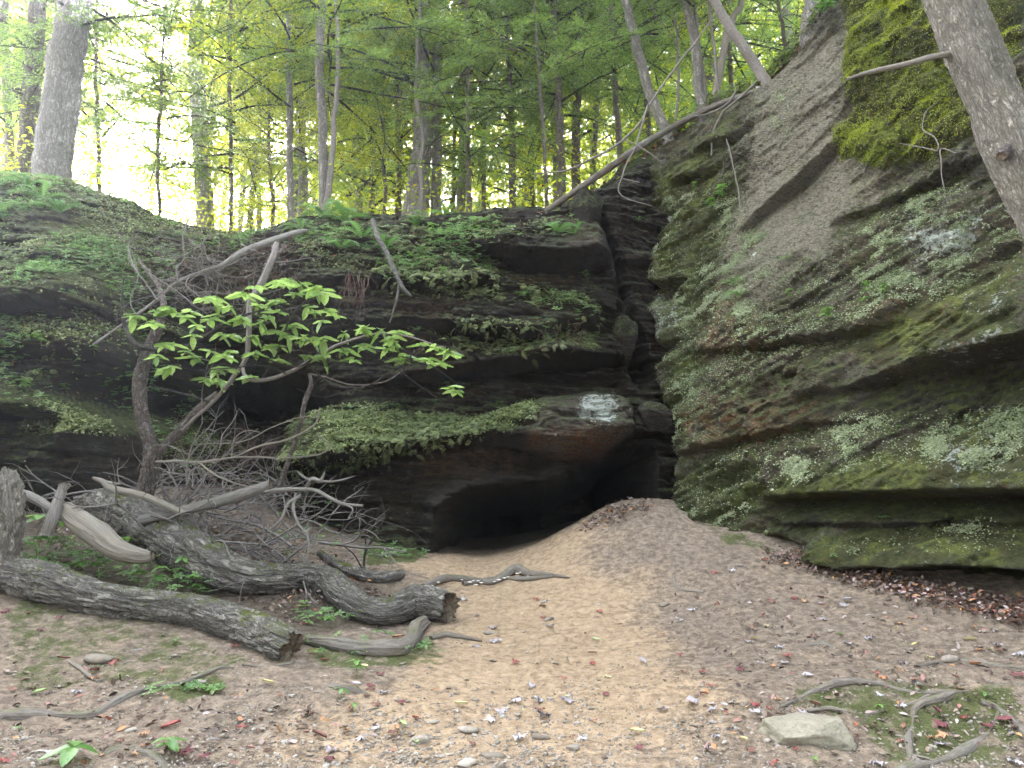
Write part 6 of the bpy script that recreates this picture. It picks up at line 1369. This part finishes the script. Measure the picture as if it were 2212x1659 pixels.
for x, y in ((1158, 1298), (1295, 1323), (1219, 1469), (1278, 1436), (1467, 1418), (1115, 1434), (1653, 1211), (1650, 1226), (1715, 1296), (1670, 1303), (1535, 1485), (1635, 1528), (1671, 1652), (1704, 1420), (241, 1436), (504, 1398), (659, 1350), (1545, 1240), (5, 1650)): fallen(x, y, 'red', rs.uniform(.08, .12))
for x, y, s in ((2035, 1571, .14), (2170, 1559, .15), (2132, 1573, .12), (2200, 1463, .15), (396, 1634, .15), (440, 1640, .1), (709, 1645, .1), (820, 1460, .1), (800, 1485, .09), (870, 1520, .09), (9, 1326, .12), (86, 1364, .1), (60, 1328, .07)): fallen(x, y, 'maroon', s)
for x, y in ((1887, 1258), (1940, 1274), (2038, 1593), (1905, 1469), (1668, 1447), (2107, 1440), (311, 1591), (207, 1469), (860, 1380), (1740, 1302), (1950, 1352), (2010, 1601)): fallen(x, y, 'orange', None, rs.random() < .5)
for x, y in ((1607, 1604), (2096, 1386), (1938, 1364), (1977, 1398), (578, 1479), (676, 1412), (996, 1526), (1378, 1586), (1631, 1384)): fallen(x, y, 'yellow', .09, True)
for x, y in ((1287, 1386), (1815, 1375), (870, 1570), (85, 1500), (898, 1610)): fallen(x, y, 'green', .09, True)
fallen(1178, 1551, 'dark', .15, False, 'large blackened maple leaf lying low on the middle of the path')
fallen(369, 1573, 'red', .11, True, 'bright red oval leaf lying alone at lower left')
for i in range(110):
    x = rs.uniform(0, 2212); y = rs.uniform(1290, 1655)
    if x > 1450: y = rs.uniform(1240 + (x - 1600) * .1, 1655)
    fallen(x, y, ['pale', 'brown', 'brown', 'maroon', 'brown', 'brown', 'pale', 'red', 'orange', 'yellow', 'brown'][rs.integers(11)], rs.uniform(.05, .11), rs.random() < .4)
# litter: drifts nobody could count
def litter(name, label, pos, mats, rng, s0=.03, s1=.08, tilt=.5, tpl=None):
    n = len(pos); V, F = tpl or T_LEAF
    return link(name, scatter(name, V, F, pos, rot_frames(np.repeat([[0, 0, 1.0]], n, 0), rng, tilt), rng.uniform(s0, s1, n), mats, rng, True), kind='stuff', label=label)
def mat_litter():
    b = NB('leaf_litter'); r = b.attr('rnd')
    col = b.ramp(r, [(0.0, (.035, .024, .02)), (.35, (.12, .075, .055)), (.6, (.22, .15, .12)), (.78, (.34, .28, .26)), (.9, (.22, .06, .04)), (.96, (.40, .2, .08))])
    return b.done(b.bsdf(col, .7, None, .25))
ML = mat_litter()
def drift(poly, n, lift):
    poly = np.array(poly, float); x = rs.uniform(poly[:, 0].min(), poly[:, 0].max(), n * 6); y = rs.uniform(poly[:, 1].min(), poly[:, 1].max(), n * 6)
    k = poly_sdf(x, y, poly) / 25 > rs.random(n * 6) - .0; x, y = x[k][:n], y[k][:n]; p_ = on_ground_many(x, y); return p_ + np.stack([0 * x, 0 * x, rs.uniform(.0, lift, len(x))], -1)
pos = np.vstack([drift([(1640, 1190), (1720, 1185), (1800, 1200), (1920, 1235), (2060, 1270), (2240, 1300), (2240, 1370), (2100, 1340), (1950, 1310), (1800, 1260), (1650, 1225)], 2600, .07), drift([(1240, 1130), (1330, 1075), (1400, 1070), (1420, 1110), (1330, 1140), (1250, 1165)], 420, .03),
                 drift([(1400, 1240), (1700, 1250), (2212, 1330), (2212, 1640), (1500, 1640)], 700, .012), drift([(380, 1100), (650, 1150), (800, 1230), (860, 1300), (640, 1360), (400, 1260)], 1500, .05), drift([(0, 1420), (500, 1480), (860, 1560), (860, 1655), (0, 1655)], 500, .012), drift([(80, 1090), (300, 1080), (420, 1130), (200, 1200), (60, 1190)], 500, .06)])
pos = pos[(pos[:, 1] < 10.3) & (pos[:, 1] > 3.5)]
litter('leaf_litter', 'drifts of dry brown leaves at the foot of the walls', pos, [ML], rs, .025, .065, .5)
bk = BKEEP * (bmask([(330, 500), (640, 490), (620, 640), (450, 690), (320, 640)], .2, 10.4) * 1.5 + rimb * .6 + bank * .25) * np.clip(.2 + BUP * 1.5, .02, 1)
pos, nn, ii = sample(BV, BN, bk, 2600, rs, .015)
litter('bank_litter', 'dead leaves caught on the bank behind the leafy boughs', pos, [ML], rs, .03, .06, .45)
x = rs.uniform(-11, 4.5, 5000); y = rimy(x) + rs.uniform(-.1, 5, 5000); pos = np.stack([x, y, H(x, y) + .015], -1)
litter('rim_litter', 'dead leaves covering the forest floor along the rim', pos, [ML], rs, .06, .12, .4, (T_QUAD[0] * [1, 1.6, 1], T_QUAD[1]))
# twigs lying about
a = Acc()
for i in range(330):
    v = on_ground(rs.uniform(0, 2212), rs.uniform(1300, 1655)); an = rs.uniform(0, 3.14); L = rs.uniform(.02, .12); d = np.array([math.cos(an), math.sin(an), rs.normal(0, .08)]) * L
    a.add(tube(np.array([v + [0, 0, .006], v + d / 2 + [0, 0, .01], v + d + [0, 0, .006]]), np.array([.002, .0018, .001]) * rs.uniform(.6, 1.6), 4, .3))
link('twig_litter', a.mesh('twig_litter', [MB_TWIG]), kind='stuff', label='tiny twigs scattered over the dirt')
for lab, rows in (('pale stick lying on the dirt between the logs and the long root', [(150, 1430, 3), (170, 1442, 4), (190, 1460, 4), (210, 1472, 2)]), ('bark strip lying behind the flat topped rock', [(1745, 1536, 3), (1790, 1530, 5), (1830, 1538, 3)]), ('short stick in front of the thick ridged root', [(1960, 1628, 2), (1990, 1635, 3), (2018, 1642, 2)]), ('bent twig right of the path below the corner mound', [(1452, 1240, 2), (1462, 1268, 3), (1480, 1275, 2.5), (1520, 1280, 2)]), ('thin bent stick beside the humped mushroom root', [(860, 1308, 2), (900, 1285, 3), (940, 1262, 3), (948, 1240, 2)])):
    pts, rr = log_path(rows, .9); one('stick', lab, 'stick', tube(pts, rr, 9, .02, wob=.006), MB_PALE)
# ------------------------------------------------------------------ mushrooms on the humped root
b = NB('mushroom_cap'); M_MUSH = b.done(b.bsdf(b.mix(b.noise(b.obj(), 3), (.5, .42, .33), (.68, .62, .54)), .5))
cv = []; 
for r_, z_ in ((0, .32), (.35, .30), (.75, .2), (1.0, 0), (.9, -.06), (.3, .0), (.22, -.35)):
    for j in range(12): cv.append((r_ * math.cos(j * .5236), r_ * math.sin(j * .5236), z_))
cf = grid_faces(7, 12); cf = np.vstack([cf, np.array([(i * 12 + 11, (i + 1) * 12 + 11, (i + 1) * 12, i * 12) for i in range(6)])])
mm = np_mesh('mushroom', np.array(cv), cf[:, ::-1], True, mats=[M_MUSH])
for x, y, s in ((920, 1278, 11), (932, 1270, 8), (947, 1262, 7), (915, 1270, 7), (1015, 1262, 8), (1028, 1268, 9), (1040, 1263, 8), (1033, 1259, 7), (1022, 1258, 6), (1078, 1257, 9), (1090, 1253, 8), (1097, 1250, 6), (1118, 1243, 8), (1124, 1240, 6), (1112, 1222, 5), (1068, 1260, 6), (998, 1256, 5), (1140, 1248, 5)):
    v = on_ground(x, y + 4); s = s * .62 * m_per_px(v[1], y)
    o = link('mushroom', mm, None, v + np.array([0, -.03, .035 + s * .35]), label='small cream capped mushroom growing along the humped root below the cave', category='mushroom', group='mushrooms along the humped root'); o.scale = (s, s, s)
# ------------------------------------------------------------------ air
b = NB('haze'); pv = b.n('VolumePrincipled', {'Color': (.82, .90, 1.0, 1), 'Density': 0.0019, 'Anisotropy': .75})
b.t.links.new(pv.outputs[0], b.out.inputs[1]); hm = b.m
x0, x1, y0, y1, z0, z1 = -960, 960, -960, 1010, -1.6, 74.0
V = np.array([(x, y, z) for x in (x0, x1) for y in (y0, y1) for z in (z0, z1)])
F = np.array([(0, 1, 3, 2), (4, 6, 7, 5), (0, 4, 5, 1), (2, 3, 7, 6), (0, 2, 6, 4), (1, 5, 7, 3)])
link('haze', np_mesh('haze', V, F, False, mats=[hm]), kind='stuff', label='thin bright morning haze between the trees')

print('tris', sum(sum(len(p.vertices) - 2 for p in m.polygons) for m in {o.data for o in SC.objects if o.type == 'MESH'}))
